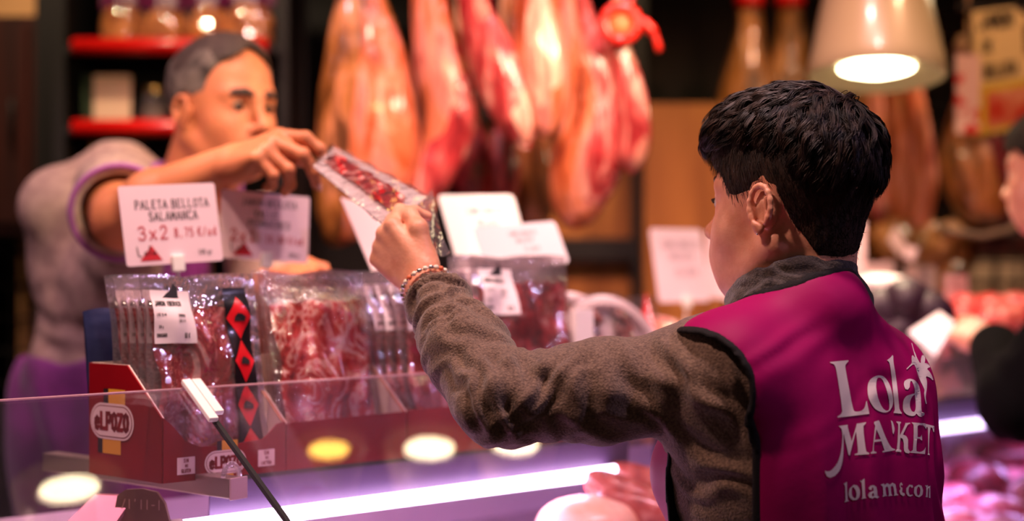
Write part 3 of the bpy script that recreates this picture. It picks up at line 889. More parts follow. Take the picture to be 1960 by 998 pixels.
# aluminium arm that carries the shelf end, with bracket plate below
WX = np.array([.7915, -.6112, 0])
RW = np.stack([WX, np.cross([0, 0, 1], WX), [0, 0, 1]], 1)
e_ = at(455, 935, 1.80)
t = thing('shelf_arm', e_, 'brushed aluminium support arm under the red boxes', 'bracket')
MB().box(e_ - WX * .20 + [0, 0, .0], (.40, .026, .026), RW, 0, .002).build('bar', M_alu, t)
MB().box(e_ + WX * .0015, (.003, .028, .028), RW, 0, .001).build('end_cap', mat('clear_end', srgb(220, 190, 190), .2), t)
mb = MB(); c0 = e_ - WX * .012 + np.array([0, 0, .013])
mb.tube([c0 + RW[:, 1] * .013 * math.cos(a) * 1.0 + np.array([0, 0, 1]) * .017 * math.sin(a) for a in np.linspace(0, math.pi, 14)], .0035, 8)
mb.build('ring_clip', film_mat('clear_ring', gloss=.3, bump=.0, haze=.25), t, True)
# plate
po = at(228, 945, 1.83); pr = nrm(UX * .35 + WX * .65)
pl = [(0, .02), (.012, .028), (.035, .030), (.055, .026), (.066, .012), (.072, -.01), (.074, -.06), (0, -.06), (-.004, 0)]
pn = nrm(np.cross(pr, [0, 0, 1]))
MB().prism([po + pr * a + np.array([0, 0, b - .022]) for a, b in pl], pn, .005).build('bracket_plate', mat('bronze_plate', srgb(134, 100, 84), .4, metal=.5), t)
polys, _ = letters("/I'II-I", .006, -.018, .012, .8, .12)
mb = None
put_polys('embossing', [[np.array(q) for q in p] for p in polys], lambda a, b: po + pr * a + np.array([0, 0, b]) - pn * .0006 * (1 if pn[1] > 0 else -1) + (pn * .0058 if pn[1] < 0 else 0), mat('raised_mark', srgb(190, 150, 130), .4), t)
po2 = at(190, 945, 1.86)
MB().prism([po2, po2 + pr * .055, at(130, 1040, 1.80) + pr * .05, at(92, 1040, 1.80)], pn, .012).build('strut', mat('rose_steel', srgb(196, 130, 138), .4, metal=.3), t)
# ------------------------------------------------------------------ materials of the people
M_skin = mat('skin_customer', srgb(236, 172, 142), .45, bump=.12, bscale=260, col2=srgb(214, 142, 112), cscale=30, sss=.25, lo=.35, hi=.7)
M_skin_man = mat('skin_vendor', srgb(204, 126, 84), .48, bump=.15, bscale=200, col2=srgb(200, 120, 84), cscale=25, sss=.2, lo=.35, hi=.7)
M_hair_dark = mat('hair_dark_brown', srgb(52, 36, 28), .5, spec=.35, col2=srgb(20, 14, 12), cscale=60)
M_hair_base = mat('hair_dark_scalp', srgb(58, 42, 34), .7, spec=.25, bump=.5, bscale=500, col2=srgb(32, 23, 19), cscale=120, stretch=(1, 1, .25))
M_sweater = mat('brown_grey_knit', srgb(142, 116, 98), .95, spec=.15, sheen=.35, bump=.55, bscale=420, col2=srgb(84, 66, 58), cscale=330, detail=6, lo=.3, hi=.72)
M_collar = mat('charcoal_knit', srgb(82, 72, 66), .95, spec=.15, sheen=.3, bump=.5, bscale=420, col2=srgb(46, 41, 39), cscale=300, detail=6, lo=.3, hi=.7)
M_vest = mat('magenta_satin', srgb(158, 0, 88), .58, spec=.18, sheen=0, bump=.12, bscale=28, coat=0)
M_bind = mat('black_binding', srgb(24, 20, 22), .8, spec=.3, bump=.3, bscale=500)
M_print = mat('white_print', srgb(226, 208, 204), .55)
M_eye = mat('eye_white', srgb(225, 215, 208), .15)
M_iris = mat('iris_brown', srgb(35, 20, 14), .1)
M_nail = mat('fingernail', srgb(240, 190, 170), .2, coat=.6)
M_steel = mat('polished_steel', srgb(210, 205, 200), .22, metal=1.0)
M_trouser = mat('dark_denim', srgb(32, 34, 46), .85, bump=.4, bscale=400)
M_shoe = mat('black_leather', srgb(20, 18, 18), .35)

# ------------------------------------------------------------------ the customer in the foreground
aH = math.radians(41)
WH = Frame((0.350, 1.765, 1.560), (-math.cos(aH), math.sin(aH), 0.0), (0, 0.03, 1), 1.05)
WT = Frame((0.388, 1.79, 0.0), (-.60, .80, 0.0), (-.02, -.05, 1), 1.0)
w_neck = np.array([0.368, 1.765, 1.44])
w_sh = np.array([0.243, 1.690, 1.358]); w_el = np.array([-0.016, 1.700, 1.332]); w_wr = np.array([-.117, 1.850, 1.474])
w_shR = WT.p(-.0, -.140, 1.325); w_elR = WT.p(.02, -.215, 1.10); w_wrR = WT.p(.21, -.13, 1.00)
def w_arm(fd, d, k=.02, hand=True):
    fd.chain([w_sh, w_el * .55 + w_sh * .45, w_el], [.052 + d, .046 + d, .040 + d], k)
    fd.chain([w_el, w_el * .6 + w_wr * .4, w_wr], [.040 + d, .038 + d, .0255 + d], k)
    fd.chain([w_shR, w_elR], [.052 + d, .040 + d], k); fd.chain([w_elR, w_wrR], [.040 + d, .026 + d], k)
def legs(fd, T, d=0.0, hip=.90, k=.03, bend=0):
    for q in (1, -1):
        fd.chain([T.p(-.01, .085 * q, hip), T.p(.03, .10 * q, .50), T.p(-.01, .11 * q, .09)], [.088 + d, .055 + d, .036 + d], k)

woman = thing('person', WT.p(0, 0, 0), 'customer seen from behind in magenta tabard, reaching for the ham packet', 'person')
fd = Field(grid_axis(-.30, .72, .012, [(-.25, -.07, .0023), (.225, .475, .0026)]),
           grid_axis(1.50, 2.12, .012, [(1.625, 1.90, .0026), (1.82, 2.02, .0023)]),
           grid_axis(.015, 1.74, .014, [(1.42, 1.46, .0023), (1.46, 1.60, .0023), (1.60, 1.71, .003)]))
head_sdf(fd, WH, True, 1.04, nose=1.02)
fd.cone(WH.p(-.030, 0, -.035), w_neck, .050, .055, .03)
fd.cone(WH.p(-.0, 0, -.070), w_neck + [-.02, .02, .0], .040, .045, .03)
torso_sdf(fd, WT)
w_arm(fd, -.001)
legs(fd, WT)
for q in (1, -1): fd.chain([WT.p(-.01, .11 * q, .07), WT.p(.13, .12 * q, .045)], [.035, .03], .03)
hx = nrm([-.62, .40, .60])
WHand = Frame(w_wr, hx, (-.50, -.80, -.20), .96)
w_tips = hand_sdf(fd, WHand, -1, [(56, 46, 25), (58, 48, 28), (60, 48, 30), (62, 48, 30)],
                  [(.022, -.024, -.010), (.052, -.048, -.012), (.078, -.048, -.020), (.100, -.036, -.026)])
fr = Frame(w_wrR, WT.d(.8, .3, -.3), WT.d(.3, -.5, .7), .98)
hand_sdf(fd, fr, 1, [(20, 30, 20)] * 4, [(.02, .024, -.01), (.05, .045, -.015), (.075, .048, -.022), (.095, .042, -.03)])
V, Q = surface(fd); V = relax(V, Q, 1, .35)
np_obj('body', V, Q, M_skin, woman)
eyes_for(WH, woman, None, M_eye, M_iris, M_hair_dark)
nails(w_tips, ['thumb'], woman, M_nail)

# sweater
fd = Field(grid_axis(-.17, .66, .0045), grid_axis(1.52, 2.02, .0045), grid_axis(.86, 1.50, .0045))
torso_sdf(fd, WT, .010)
w_arm(fd, .011, .03)
fd.cone(w_sh, WT.p(0, .06, 1.27), .066, .09, .05)
# bunched cuff and open wrist
u_fa = nrm(w_wr - w_el)
for j, (t, r, off) in enumerate([(.80, .045, .003), (.88, .044, -.002), (.955, .0425, .002)]):
    c = w_el + (w_wr - w_el) * t
    fd.ell(c + [off, 0, off], (r, r, .013), Frame(c, [1, 0, .2], u_fa).R, .012)
V, Q = surface(fd)
d = (V - w_wr) @ u_fa                         # cut the sleeve at the cuff
keep = (d < -.030) | (np.linalg.norm(V - w_wr, axis=1) > .075)
V, Q = main_piece(V, Q[keep[Q].all(1)])
V = relax(V, Q, 1, .4)
N = normals(V, Q)
e1 = nrm(w_el - w_sh)
V = fold(V, N, at(965, 770, 1.66), e1 * .8 + u_fa * -.3, .034, .0050, .075, 0, 1, .5)
V = fold(V, N, at(1010, 735, 1.66), [.75, 0, -.65], .026, .0045, .06, 1, 2, .5)
V = fold(V, N, at(835, 575, 1.78), u_fa, .023, .0052, .055, .5, 3, .6)
V = fold(V, N, at(880, 640, 1.75), u_fa * .8 + np.array([.6, 0, .2]), .030, .0040, .065, .5, 4, .6)
V = fold(V, N, at(1215, 715, 1.62), [.96, 0, .25], .040, .0040, .05, 0, 5, .45)
V = fold(V, N, at(1320, 720, 1.62), [.85, 0, .5], .034, .0045, .06, 0, 6, .5)
V = fold(V, N, at(1330, 850, 1.62), [.5, 0, .86], .042, .0050, .08, 0, 7, .5)
V = fold(V, N, at(1120, 770, 1.62), [.8, 0, .6], .055, .0030, .10, 1, 8, .5)
V += N * (fbm(V, 45, 9, 2) * .0012)[:, None]
np_obj('sweater', V, Q, M_sweater, woman)

# trousers and shoes
fd = Field(grid_axis(.10, .66, .008), grid_axis(1.55, 2.05, .008), grid_axis(.05, 1.02, .010))
fd.ell(WT.p(-.012, 0, .90), (.122, .170, .11), WT.R, .03); legs(fd, WT, .012)
V, Q = surface(fd); np_obj('trousers', V, Q, M_trouser, woman)
fd = Field(grid_axis(.0, .62, .006), grid_axis(1.60, 2.05, .006), grid_axis(.0, .16, .005))
for q in (1, -1):
    fd.chain([WT.p(-.03, .11 * q, .05), WT.p(.08, .115 * q, .045), WT.p(.155, .12 * q, .036)], [.045, .042, .036], .03)
V, Q = surface(fd); np_obj('shoes', V, Q, M_shoe, woman)

# rolled scarf collar
fd = Field(grid_axis(.22, .52, .0035), grid_axis(1.62, 1.92, .0035), grid_axis(1.36, 1.55, .0035))
def ring(cx, cy, cz, rx, ry, tilt, r, wob, seed, k=.008):
    rs = np.random.RandomState(seed); ph = rs.rand(3) * 6.28
    pts = []
    for i in range(33):
        a = 2 * math.pi * i / 32
        rr = 1 + wob * math.sin(3 * a + ph[0])
        l = WT.d(math.cos(a) * rx * rr, math.sin(a) * ry * rr, 0)
        z = -math.cos(a) * tilt + .004 * math.sin(2 * a + ph[1]) + .003 * math.sin(5 * a + ph[2])
        pts.append(np.array([cx, cy, cz]) + l + [0, 0, z])
    for i in range(32):
        rr = r * (1 + .12 * math.sin(i * 1.3 + ph[0]))
        fd.cone(pts[i], pts[i + 1], rr, rr, k if i else .003)
ring(.344, 1.760, 1.446, .074, .070, .026, .0135, .03, 1)
ring(.342, 1.757, 1.462, .068, .064, .024, .0120, .03, 2)
ring(.340, 1.755, 1.478, .060, .058, .022, .0080, .03, 3)
ring(.346, 1.760, 1.430, .080, .078, .024, .0140, .02, 4, .02)
V, Q = surface(fd); V = relax(V, Q, 1, .5)
N = normals(V, Q)
V = fold(V, N, at(1440, 590, 1.7), [.8, 0, -.5], .022, .0025, .05, 0, 2, .4)
V = fold(V, N, at(1560, 540, 1.68), [.25, 0, 1], .017, .0016, .08, 0, 3, .4)
np_obj('scarf', V, Q, M_collar, woman)

# tabard: front and back panels over the sweater, cut out at the sides
fd = Field(grid_axis(.08, .68, .0045), grid_axis(1.56, 2.04, .0045), grid_axis(.86, 1.50, .0045))
torso_sdf(fd, WT, .019)
w_arm_pts = None
fd.ell(WT.p(-.030, -.012, 1.15), (.125, .192, .26), WT.R, .04)
fd.ell(WT.p(-.020, -.015, .98), (.145, .192, .22), WT.R, .05)
fd.cone(WT.p(-.03, .12, 1.368), WT.p(-.03, -.11, 1.335), .052 + .019, .052 + .019, .04)
f_full = fd.f.copy()
hole = Field(*fd.ax); hole.f[:] = .08
hole.cone(at(1332, 750, 1.60), at(1332, 750, 1.80), .062, .062, .02)
hole.cone(at(1330, 742, 1.64), w_sh + nrm(w_el - w_sh) * .3, .060, .11, .02)
hole.cone(w_shR + WT.d(.03, -.050, -.055), w_shR + WT.d(.05, -.2, -.15), .055, .08, .02)
X, Y, Z = fd.pos()
lx = (X - WT.o[0]) * WT.R[0, 0] + (Y - WT.o[1]) * WT.R[1, 0] + (Z - WT.o[2]) * WT.R[2, 0]
ly = (X - WT.o[0]) * WT.R[0, 1] + (Y - WT.o[1]) * WT.R[1, 1] + (Z - WT.o[2]) * WT.R[2, 1]
lz = (X - WT.o[0]) * WT.R[0, 2] + (Y - WT.o[1]) * WT.R[1, 2] + (Z - WT.o[2]) * WT.R[2, 2]
# side openings: wedge from the front of the side to just behind it
def slot(q, x0, x1, y0):
    xc, xh = (x0 + x1) / 2, (x1 - x0) / 2
    return np.maximum(np.maximum(np.abs(lx - xc) - xh, y0 - ly * q), lz - 1.33)
h = np.minimum(hole.f, slot(1, -.088, .045, .045))
h = np.minimum(h, slot(-1, -.07, .07, .12))
# neck opening
nk = np.sqrt(((lx + .012) / 1.0) ** 2 + (ly / 1.05) ** 2) - .072
nk = np.maximum(nk, 1.37 - lz)
h = np.minimum(h, nk)
def h_blend(a, b, k):
    t = np.clip(.5 + .5 * (b - a) / k, 0, 1); return b * (1 - t) + a * t + k * t * (1 - t)
vest_f = np.maximum(f_full, -h).astype(np.float32)
V, Q = surface(vest_f, fd.ax); V = relax(V, Q, 2, .5); N = normals(V, Q)
V = fold(V, N, WT.p(-.14, -.02, 1.0), WT.d(0, 1, .15), .085, .0060, .12, .6, 1, .3, 1.3, along=WT.d(0, 0, 1), ralong=.35)
V = fold(V, N, WT.p(-.12, -.13, 1.10), WT.d(0, 1, -.1), .045, .0045, .05, 0, 2, .3, 1.2, along=WT.d(0, 0, 1), ralong=.25)
V = fold(V, N, WT.p(-.12, -.06, 1.36), WT.d(.3, .6, .8), .045, .0022, .06, 0, 3, .5)
V = fold(V, N, WT.p(-.07, .10, 1.38), WT.d(.1, .5, .8), .040, .0022, .06, 0, 4, .5)
N = normals(V, Q)
np_obj('tabard', V, Q, M_vest, woman)
vest_bvh = BVHTree.FromPolygons([Vector(v) for v in V.tolist()], Q.tolist())
band = np.maximum(np.maximum(f_full - .0022, h - .0075), -(h + .0015)).astype(np.float32)
V, Q = surface(band, fd.ax); V = relax(V, Q, 2, .5)
np_obj('edge_binding', V, Q, M_bind, woman)

# hair: a close-cropped base, a fuller top, and locks combed over it
def ell_sd(P, c, r):
    q = (P - c) / r; k0 = np.linalg.norm(q, axis=1); k1 = np.linalg.norm(q / r, axis=1) + 1e-9
    return k0 * (k0 - 1) / k1
HAIR = [((-.014, 0, .050), (.089, .0815, .089)), ((.020, .0, .080), (.082, .070, .066)), ((.062, .008, .086), (.043, .056, .042)),
        ((-.044, 0, .062), (.054, .071, .070))]
def hair_sd(P):
    f = None
    for c, r in HAIR:
        d = ell_sd(P, np.array(c), np.array(r))
        f = d if f is None else (lambda a, b: np.minimum(a, b) - np.maximum(.02 - np.abs(a - b), 0) ** 2 / .08)(f, d)
    return f
def grad(P):
    e = 5e-4; g = np.stack([hair_sd(P + np.eye(3)[k] * e) - hair_sd(P - np.eye(3)[k] * e) for k in range(3)], 1)
    return g / (np.linalg.norm(g, axis=1)[:, None] + 1e-9)
fd = Field(grid_axis(.20, .50, .0024), grid_axis(1.60, 1.95, .0024), grid_axis(1.44, 1.78, .0024))
for c, r in HAIR[1:]: fd.ell(WH.p(c), np.array(r) * WH.s * .965, WH.R, .018)
fd.ell(WH.p(-.014, 0, .047), np.array((.085, .0785, .087)) * WH.s, WH.R, .012)
fd.ell(WH.p(.020, 0, .046), np.array((.0745, .0735, .084)) * WH.s, WH.R, .014)
fd.ell(WH.p(-.034, 0, -.022), np.array((.047, .053, .062)) * WH.s, WH.R, .02)
X, Y, Z = fd.pos()
q = [((X - WH.o[0]) * WH.R[0, k] + (Y - WH.o[1]) * WH.R[1, k] + (Z - WH.o[2]) * WH.R[2, k]) / WH.s for k in range(3)]
# hairline: low at the nape, up behind the ear, sideburn in front of the ear, high over the forehead
lx_, lz_ = q[0], q[2]
line = np.interp(lx_, [-.13, -.09, -.06, -.050, -.035, -.024, -.018, .012, .018, .044, .054, .066, .09, .13],
                 [-.090, -.084, -.066, -.044, -.020, .005, .026, .030, .002, .004, .028, .046, .052, .052])
cut = line - lz_
f = np.maximum(fd.f, cut.astype(np.float32) * .6)
V, Q = surface(f.astype(np.float32), fd.ax); V = relax(V, Q, 2, .5); N = normals(V, Q)
V += N * (fbm(V, 90, 3, 3) * .0012)[:, None]
hair = np_obj('hair', V, Q, M_hair_base, woman)
rs = np.random.RandomState(4)
NL = 620; K = 11
d0 = rs.normal(size=(NL * 3, 3)); d0 /= np.linalg.norm(d0, axis=1)[:, None]
d0 = d0[(d0[:, 2] > -.12) & ((d0[:, 2] > .30) | (d0[:, 0] < -.38))][:NL]; NL = len(d0)
P = np.array([-.01, 0, .06]) + d0 * .09
for _ in range(4): P -= grad(P) * hair_sd(P)[:, None]
crown = np.array([-.062, -.012, .125])
paths = [P.copy()]
top = np.clip((P[:, 2] - .075) / .04, 0, 1)
length = (.016 + .026 * top + .014 * (P[:, 0] < -.05)) * rs.uniform(.7, 1.25, NL)
frontal = (P[:, 0] > .03) & (P[:, 2] > .09)
length[frontal] *= 1.15
lift = (.0010 + .0050 * top + .0022 * (P[:, 0] < -.06)) * rs.uniform(.25, 1.5, NL)
ph = rs.rand(NL) * 6.28
for k in range(1, K):
    g = grad(P)
    w = P - crown
    dr = w - g * (w * g).sum(1)[:, None]; dr /= np.linalg.norm(dr, axis=1)[:, None] + 1e-6
    side = np.cross(g, dr)
    sw = .45 * np.sin(ph + k * .45 + P[:, 0] * 30) * (.3 + top) + .35 * top
    dr = dr + side * sw[:, None]; dr[:, 2] -= .25 * (P[:, 0] > .06)
    dr /= np.linalg.norm(dr, axis=1)[:, None]
    P = P + dr * (length / (K - 1))[:, None]
    t = k / (K - 1)
    tgt = lift * (math.sin(math.pi * min(t * .70, 1)) * 1.1) + .0007 * np.sin(ph * 3 + k * .9) * (.3 + top)
    P = P - g * (hair_sd(P) - tgt)[:, None]
    paths.append(P.copy())
LP = np.stack(paths, 1)                                # lock paths, local
NS = 20
off = rs.normal(size=(NL, NS, 3)) * .0042
g0 = grad(LP[:, 0])[:, None]
off -= g0 * (off * g0).sum(2)[..., None]
tt = np.linspace(0, 1, K)
S_ = LP[:, None] + off[:, :, None] * (1 - .72 * tt ** .8)[None, None, :, None]
S_ = S_ + rs.normal(size=(NL, NS, 1, 3)) * .0012 * tt[None, None, :, None] ** 2
S_ = S_.reshape(-1, K, 3)
wd = (.00068 * (1 - .8 * tt ** 2))[None] * rs.uniform(.7, 1.3, (len(S_), 1))
SW = WH.o + (S_ * WH.s) @ WH.R.T
strands('hair_lock', SW, wd, K, M_hair_dark, hair)['kind'] = 'stuff'
# short clipped hair on the sides and nape
NF = 9000
pf = rs.normal(size=(NF * 2, 3)); pf /= np.linalg.norm(pf, axis=1)[:, None]
vv = V[rs.randint(0, len(V), NF)]
lv = WH.loc(vv)
m = lv[:, 2] < .075
vv = vv[m]; lv = lv[m]
nn = (lv - np.array([-.02, 0, .03])); nn /= np.linalg.norm(nn, axis=1)[:, None]
dn = np.array([-.35, 0, -1.0]) + rs.normal(size=(len(vv), 3)) * .25
dn -= nn * (dn * nn).sum(1)[:, None] * .85; dn /= np.linalg.norm(dn, axis=1)[:, None]
lf = rs.uniform(.006, .012, len(vv)) * np.clip((lv[:, 2] + .09) / .10, .45, 1)
tf = np.linspace(0, 1, 4)
PF = lv[:, None] + dn[:, None] * (lf[:, None] * tf)[..., None] + nn[:, None] * .0006
strands('clipped_hair', WH.o + (PF * WH.s) @ WH.R.T, np.tile((.00035 * (1 - .7 * tf))[None], (len(vv), 1)), 4, M_hair_dark, hair)['kind'] = 'stuff'
# small stud below the ear
e = WH.p(-.001, .084, -.029)
MB().lathe(e, [(1e-4, .0014), (.001, .0008), (.0014, 0), (.001, -.0008), (1e-4, -.0014)], (0, 0, 1), 12).build('ear_stud', M_steel, woman, True)

# white print on the back of the tabard
def smooth_poly(pts, ang=38, n=3):
    pts = [np.array(p, float) for p in pts]; out = []; N_ = len(pts)
    for i in range(N_):
        p0, p1, p2, p3 = pts[i - 1], pts[i], pts[(i + 1) % N_], pts[(i + 2) % N_]
        def corner(a, b, c):
            u, v = b - a, c - b
            cs = (u @ v) / (np.linalg.norm(u) * np.linalg.norm(v) + 1e-9)
            return math.degrees(math.acos(max(-1, min(1, cs)))) > ang
        m1 = (p2 - p1) if corner(p0, p1, p2) else (p2 - p0) / 2
        m2 = (p2 - p1) if corner(p1, p2, p3) else (p3 - p1) / 2
        for k in range(n):
            t = k / n
            out.append((2*t**3-3*t*t+1)*p1 + (t**3-2*t*t+t)*m1 + (-2*t**3+3*t*t)*p2 + (t**3-t*t)*m2)
    return out
def print_on_vest(name, loops, org, sc, parent, sm=3):
    loops = [smooth_poly(l, n=sm) for l in loops]
    loops = [[(org[0] + p[0] / sc, org[1] + p[1] / sc) for p in l] for l in loops]
    flat = [p for l in loops for p in l]
    tris = geometry.tessellate_polygon([[Vector((p[0], p[1], 0)) for p in l] for l in loops])
    bm = bmesh.new()
    vs = [bm.verts.new((p[0], p[1], 0)) for p in flat]
    for t in tris:
        try: bm.faces.new([vs[i] for i in t])
        except ValueError: pass
    for _ in range(5):
        es = [e for e in bm.edges if e.calc_length() > 5.5]
        if not es: break
        bmesh.ops.subdivide_edges(bm, edges=es, cuts=1)
        bmesh.ops.triangulate(bm, faces=bm.faces)
    o = Vector((0, 0, EYE)); last = 1.65
    for v in bm.verts:
        d = Vector(((v.co.x - 980) / F, 1, -(v.co.y - 499) / F)).normalized()
        h = vest_bvh.ray_cast(o, d)
        if h[0] is None:
            h = vest_bvh.find_nearest(o + d * last)
        last = (h[0] - o).length
        v.co = h[0] - d * .0013
    for f_ in bm.faces: f_.normal_update()
    me = bpy.data.meshes.new(name); bm.to_mesh(me); bm.free()
    return finish(bpy.data.objects.new(name, me), M_print, parent, True)
A_, SA = (1570, 650), 6.654
B_, SB = (1570, 790), 4.992
G = {}
G['L'] = [[(120,290),(135,303),(170,315),(190,345),(205,400),(235,580),(262,760),(278,890),(275,930),(255,960),(218,985),(222,998),(420,975),(625,950),(612,880),(592,780),(582,800),(572,850),(550,890),(510,915),(460,922),(430,912),(418,880),(400,800),(370,640),(340,480),(320,360),(322,325),(340,300),(362,275),(355,266),(240,276)]]
G['o'] = [[(765,460),(820,485),(870,550),(905,640),(925,740),(925,820),(905,880),(870,920),(820,933),(760,920),(700,885),(650,820),(615,740),(602,650),(608,570),(640,510),(700,470)],
          [(762,487),(795,520),(830,600),(860,700),(877,790),(880,870),(868,905),(840,910),(800,880),(765,820),(735,740),(715,640),(712,570),(722,510),(740,490)]]
G['l'] = [[(918,200),(930,212),(935,300),(955,420),(975,560),(992,720),(1003,840),(1012,895),(1042,940),(1035,948),(930,938),(945,910),(948,870),(935,740),(922,620),(905,450),(890,340),(875,290),(850,265),(890,235)]]
G['a'] = [[(1065,560),(1075,530),(1110,508),(1150,502),(1200,520),(1240,560),(1265,620),(1280,720),(1285,820),(1290,900),(1300,930),(1328,938),(1325,965),(1295,983),(1265,983),(1240,965),(1225,945),(1205,968),(1170,978),(1110,962),(1065,920),(1052,860),(1060,780),(1090,730),(1140,705),(1200,688),(1205,665),(1198,610),(1180,560),(1165,530),(1148,535),(1142,570),(1138,610),(1115,642),(1085,635),(1070,600)],
          [(1203,705),(1180,720),(1155,760),(1142,810),(1145,870),(1165,915),(1190,925),(1212,895),(1215,800)]]
G['star'] = [[(1160,45),(1170,50),(1195,140),(1215,190),(1235,240),(1265,295),(1280,300),(1282,250),(1295,205),(1312,195),(1332,210),(1335,260),(1330,300),(1365,310),(1395,340),(1398,355),(1370,365),(1362,380),(1390,410),(1420,460),(1440,515),(1430,520),(1400,490),(1355,470),(1345,480),(1360,540),(1358,620),(1348,690),(1345,750),(1358,820),(1345,825),(1330,760),(1322,690),(1325,640),(1300,580),(1270,520),(1240,440),(1220,370),(1200,325),(1180,320),(1140,350),(1105,385),(1095,375),(1130,340),(1158,310),(1165,290),(1163,250),(1165,210),(1180,202),(1200,226),(1211,234),(1198,190),(1180,120)]]
for nm, org, sc in (('L', A_, SA), ('o', A_, SA), ('l', A_, SA), ('a', A_, SA), ('star', A_, SA)):
    print_on_vest('printed_letter' if nm != 'star' else 'printed_star', G[nm], org, sc, woman)
H = [
 [[(175,130),(220,124),(265,118),(262,140),(300,275),(345,125),(345,108),(438,93),(435,105),(412,130),(415,200),(430,320),(440,375),(468,388),(465,400),(330,408),(328,400),(360,385),(358,330),(348,230),(340,180),(290,380),(280,412),(270,405),(230,230),(222,200),(222,330),(218,420),(205,500),(180,560),(140,605),(95,625),(65,612),(48,575),(47,555),(60,565),(95,560),(130,530),(165,480),(190,410),(205,330),(212,230),(205,165),(195,148)]],
 [[(515,90),(558,75),(570,95),(610,200),(650,290),(685,340),(718,352),(715,362),(595,382),(592,372),(615,362),(605,335),(585,275),(515,283),(510,330),(512,370),(538,380),(535,390),(482,395),(482,383),(500,370),(510,270),(520,160),(525,130),(515,108)],
  [(535,160),(522,262),(578,255),(555,200)]],
 [[(672,75),(690,85),(705,130),(710,170),(700,208),(692,195),(685,140),(680,100)]],
 [[(728,85),(770,90),(772,102),(762,115),(760,220),(790,160),(812,110),(810,100),(860,98),(858,108),(835,120),(800,190),(790,212),(820,225),(838,260),(838,340),(850,365),(862,378),(845,392),(815,385),(800,360),(798,300),(790,255),(768,240),(762,280),(758,350),(775,365),(773,378),(720,375),(722,362),(732,350),(740,250),(745,130),(740,105),(728,95)]],
 [[(872,95),(1005,105),(1015,158),(1005,150),(985,125),(945,120),(930,130),(930,235),(955,235),(970,212),(975,270),(960,262),(950,250),(925,252),(918,330),(920,370),(950,378),(985,365),(1008,330),(1000,398),(860,385),(862,375),(885,360),(892,250),(892,130),(885,110)]],
 [[(1008,110),(1090,130),(1088,190),(1080,185),(1070,150),(1055,140),(1045,200),(1040,300),(1038,390),(1048,400),(1045,410),(1025,405),(1030,385),(1030,280),(1028,160),(1020,135),(1012,150)]],
 # web address line
 [[(222,682),(255,662),(256,740),(262,835),(274,846),(228,860),(240,842),(240,760),(236,700)]],
 [[(320,692),(352,698),(374,730),(380,770),(370,815),(345,838),(310,840),(282,815),(272,775),(280,728)], [(312,712),(334,735),(346,775),(342,815),(326,822),(306,800),(300,760),(302,725)]],
 [[(378,655),(422,632),(425,700),(430,800),(442,818),(388,830),(402,810),(399,720),(395,672)]],
 [[(462,722),(480,700),(510,695),(535,710),(543,750),(546,795),(565,806),(545,822),(522,812),(495,824),(468,815),(456,790),(470,765),(508,750),(508,722),(495,712),(490,740),(470,740)], [(510,765),(494,780),(494,802),(512,798)]],
 [[(578,690),(608,680),(614,694),(640,676),(664,690),(690,672),(718,688),(726,730),(732,776),(748,790),(702,798),(708,780),(700,720),(688,700),(674,712),(680,780),(692,794),(648,802),(656,785),(650,725),(638,705),(622,720),(630,785),(642,798),(592,806),(602,790),(598,712)]],
 [[(762,680),(775,668),(788,690),(782,700),(770,690),(768,712),(785,722),(782,760),(796,778),(808,790),(790,800),(765,782),(756,750),(768,730),(758,705)]],
 [[(792,768),(806,774),(808,792),(796,800),(784,790)]],
 [[(852,690),(880,694),(888,715),(872,722),(862,705),(846,720),(842,755),(856,790),(880,785),(885,792),(862,806),(838,798),(822,770),(822,725)]],
 [[(940,690),(968,702),(982,745),(975,790),(945,812),(912,800),(895,765),(900,715)], [(938,708),(924,730),(922,770),(934,796),(950,780),(956,740),(948,715)]],
 [[(1000,698),(1028,695),(1034,710),(1052,700),(1052,820),(1038,815),(1040,735),(1030,720),(1026,800),(1034,812),(1000,808),(1010,795),(1012,715)]],
]
for g_ in H: print_on_vest('printed_letter', g_, B_, SB, woman, 2)
# ------------------------------------------------------------------ the vendor behind the counter
M_hair_grey = mat('grey_brown_hair', srgb(112, 100, 90), .7, bump=.6, bscale=600, col2=srgb(54, 44, 38), cscale=30, lo=.40, hi=.62)
M_hair_brown = mat('short_brown_hair', srgb(48, 36, 30), .6, bump=.6, bscale=500, col2=srgb(70, 54, 44), cscale=160)
M_polo = mat('pale_beige_cotton', srgb(176, 150, 136), .85, bump=.35, bscale=500, col2=srgb(156, 130, 120), cscale=40)
M_polo_trim = mat('lilac_trim', srgb(150, 84, 150), .8)
M_apron = mat('purple_apron', srgb(132, 34, 132), .75, sheen=.3, bump=.3, bscale=400, col2=srgb(104, 22, 104), cscale=12)
M_undersleeve = mat('navy_sleeve_lining', srgb(22, 26, 52), .85)
MH = Frame((-.530, 2.60, 1.766), (.75, -.65, -.055), (.02, -.02, 1), 1.06)
MT = Frame((-.81, 2.80, 0.15), (.70, -.714, 0), (.143, -.085, 1), 1.06)
def torso_man(fd, d):
    torso_sdf(fd, MT, d, fem=False, k=.04, dropR=.0)
m_neck = np.array([-.590, 2.655, 1.640])
m_shR = np.array([-.715, 2.575, 1.622]); m_elR = np.array([-.640, 2.330, 1.566]); m_wrR = at(446, 312, 2.22)
m_shL = np.array([-.500, 2.85, 1.56]); m_elL = np.array([-.47, 2.74, 1.31]); m_wrL = at(515, 545, 2.52)
vendor = thing('person', (MT.o[0], MT.o[1], .15), 'grey-haired vendor in beige shirt and purple apron, leaning over counter', 'person')
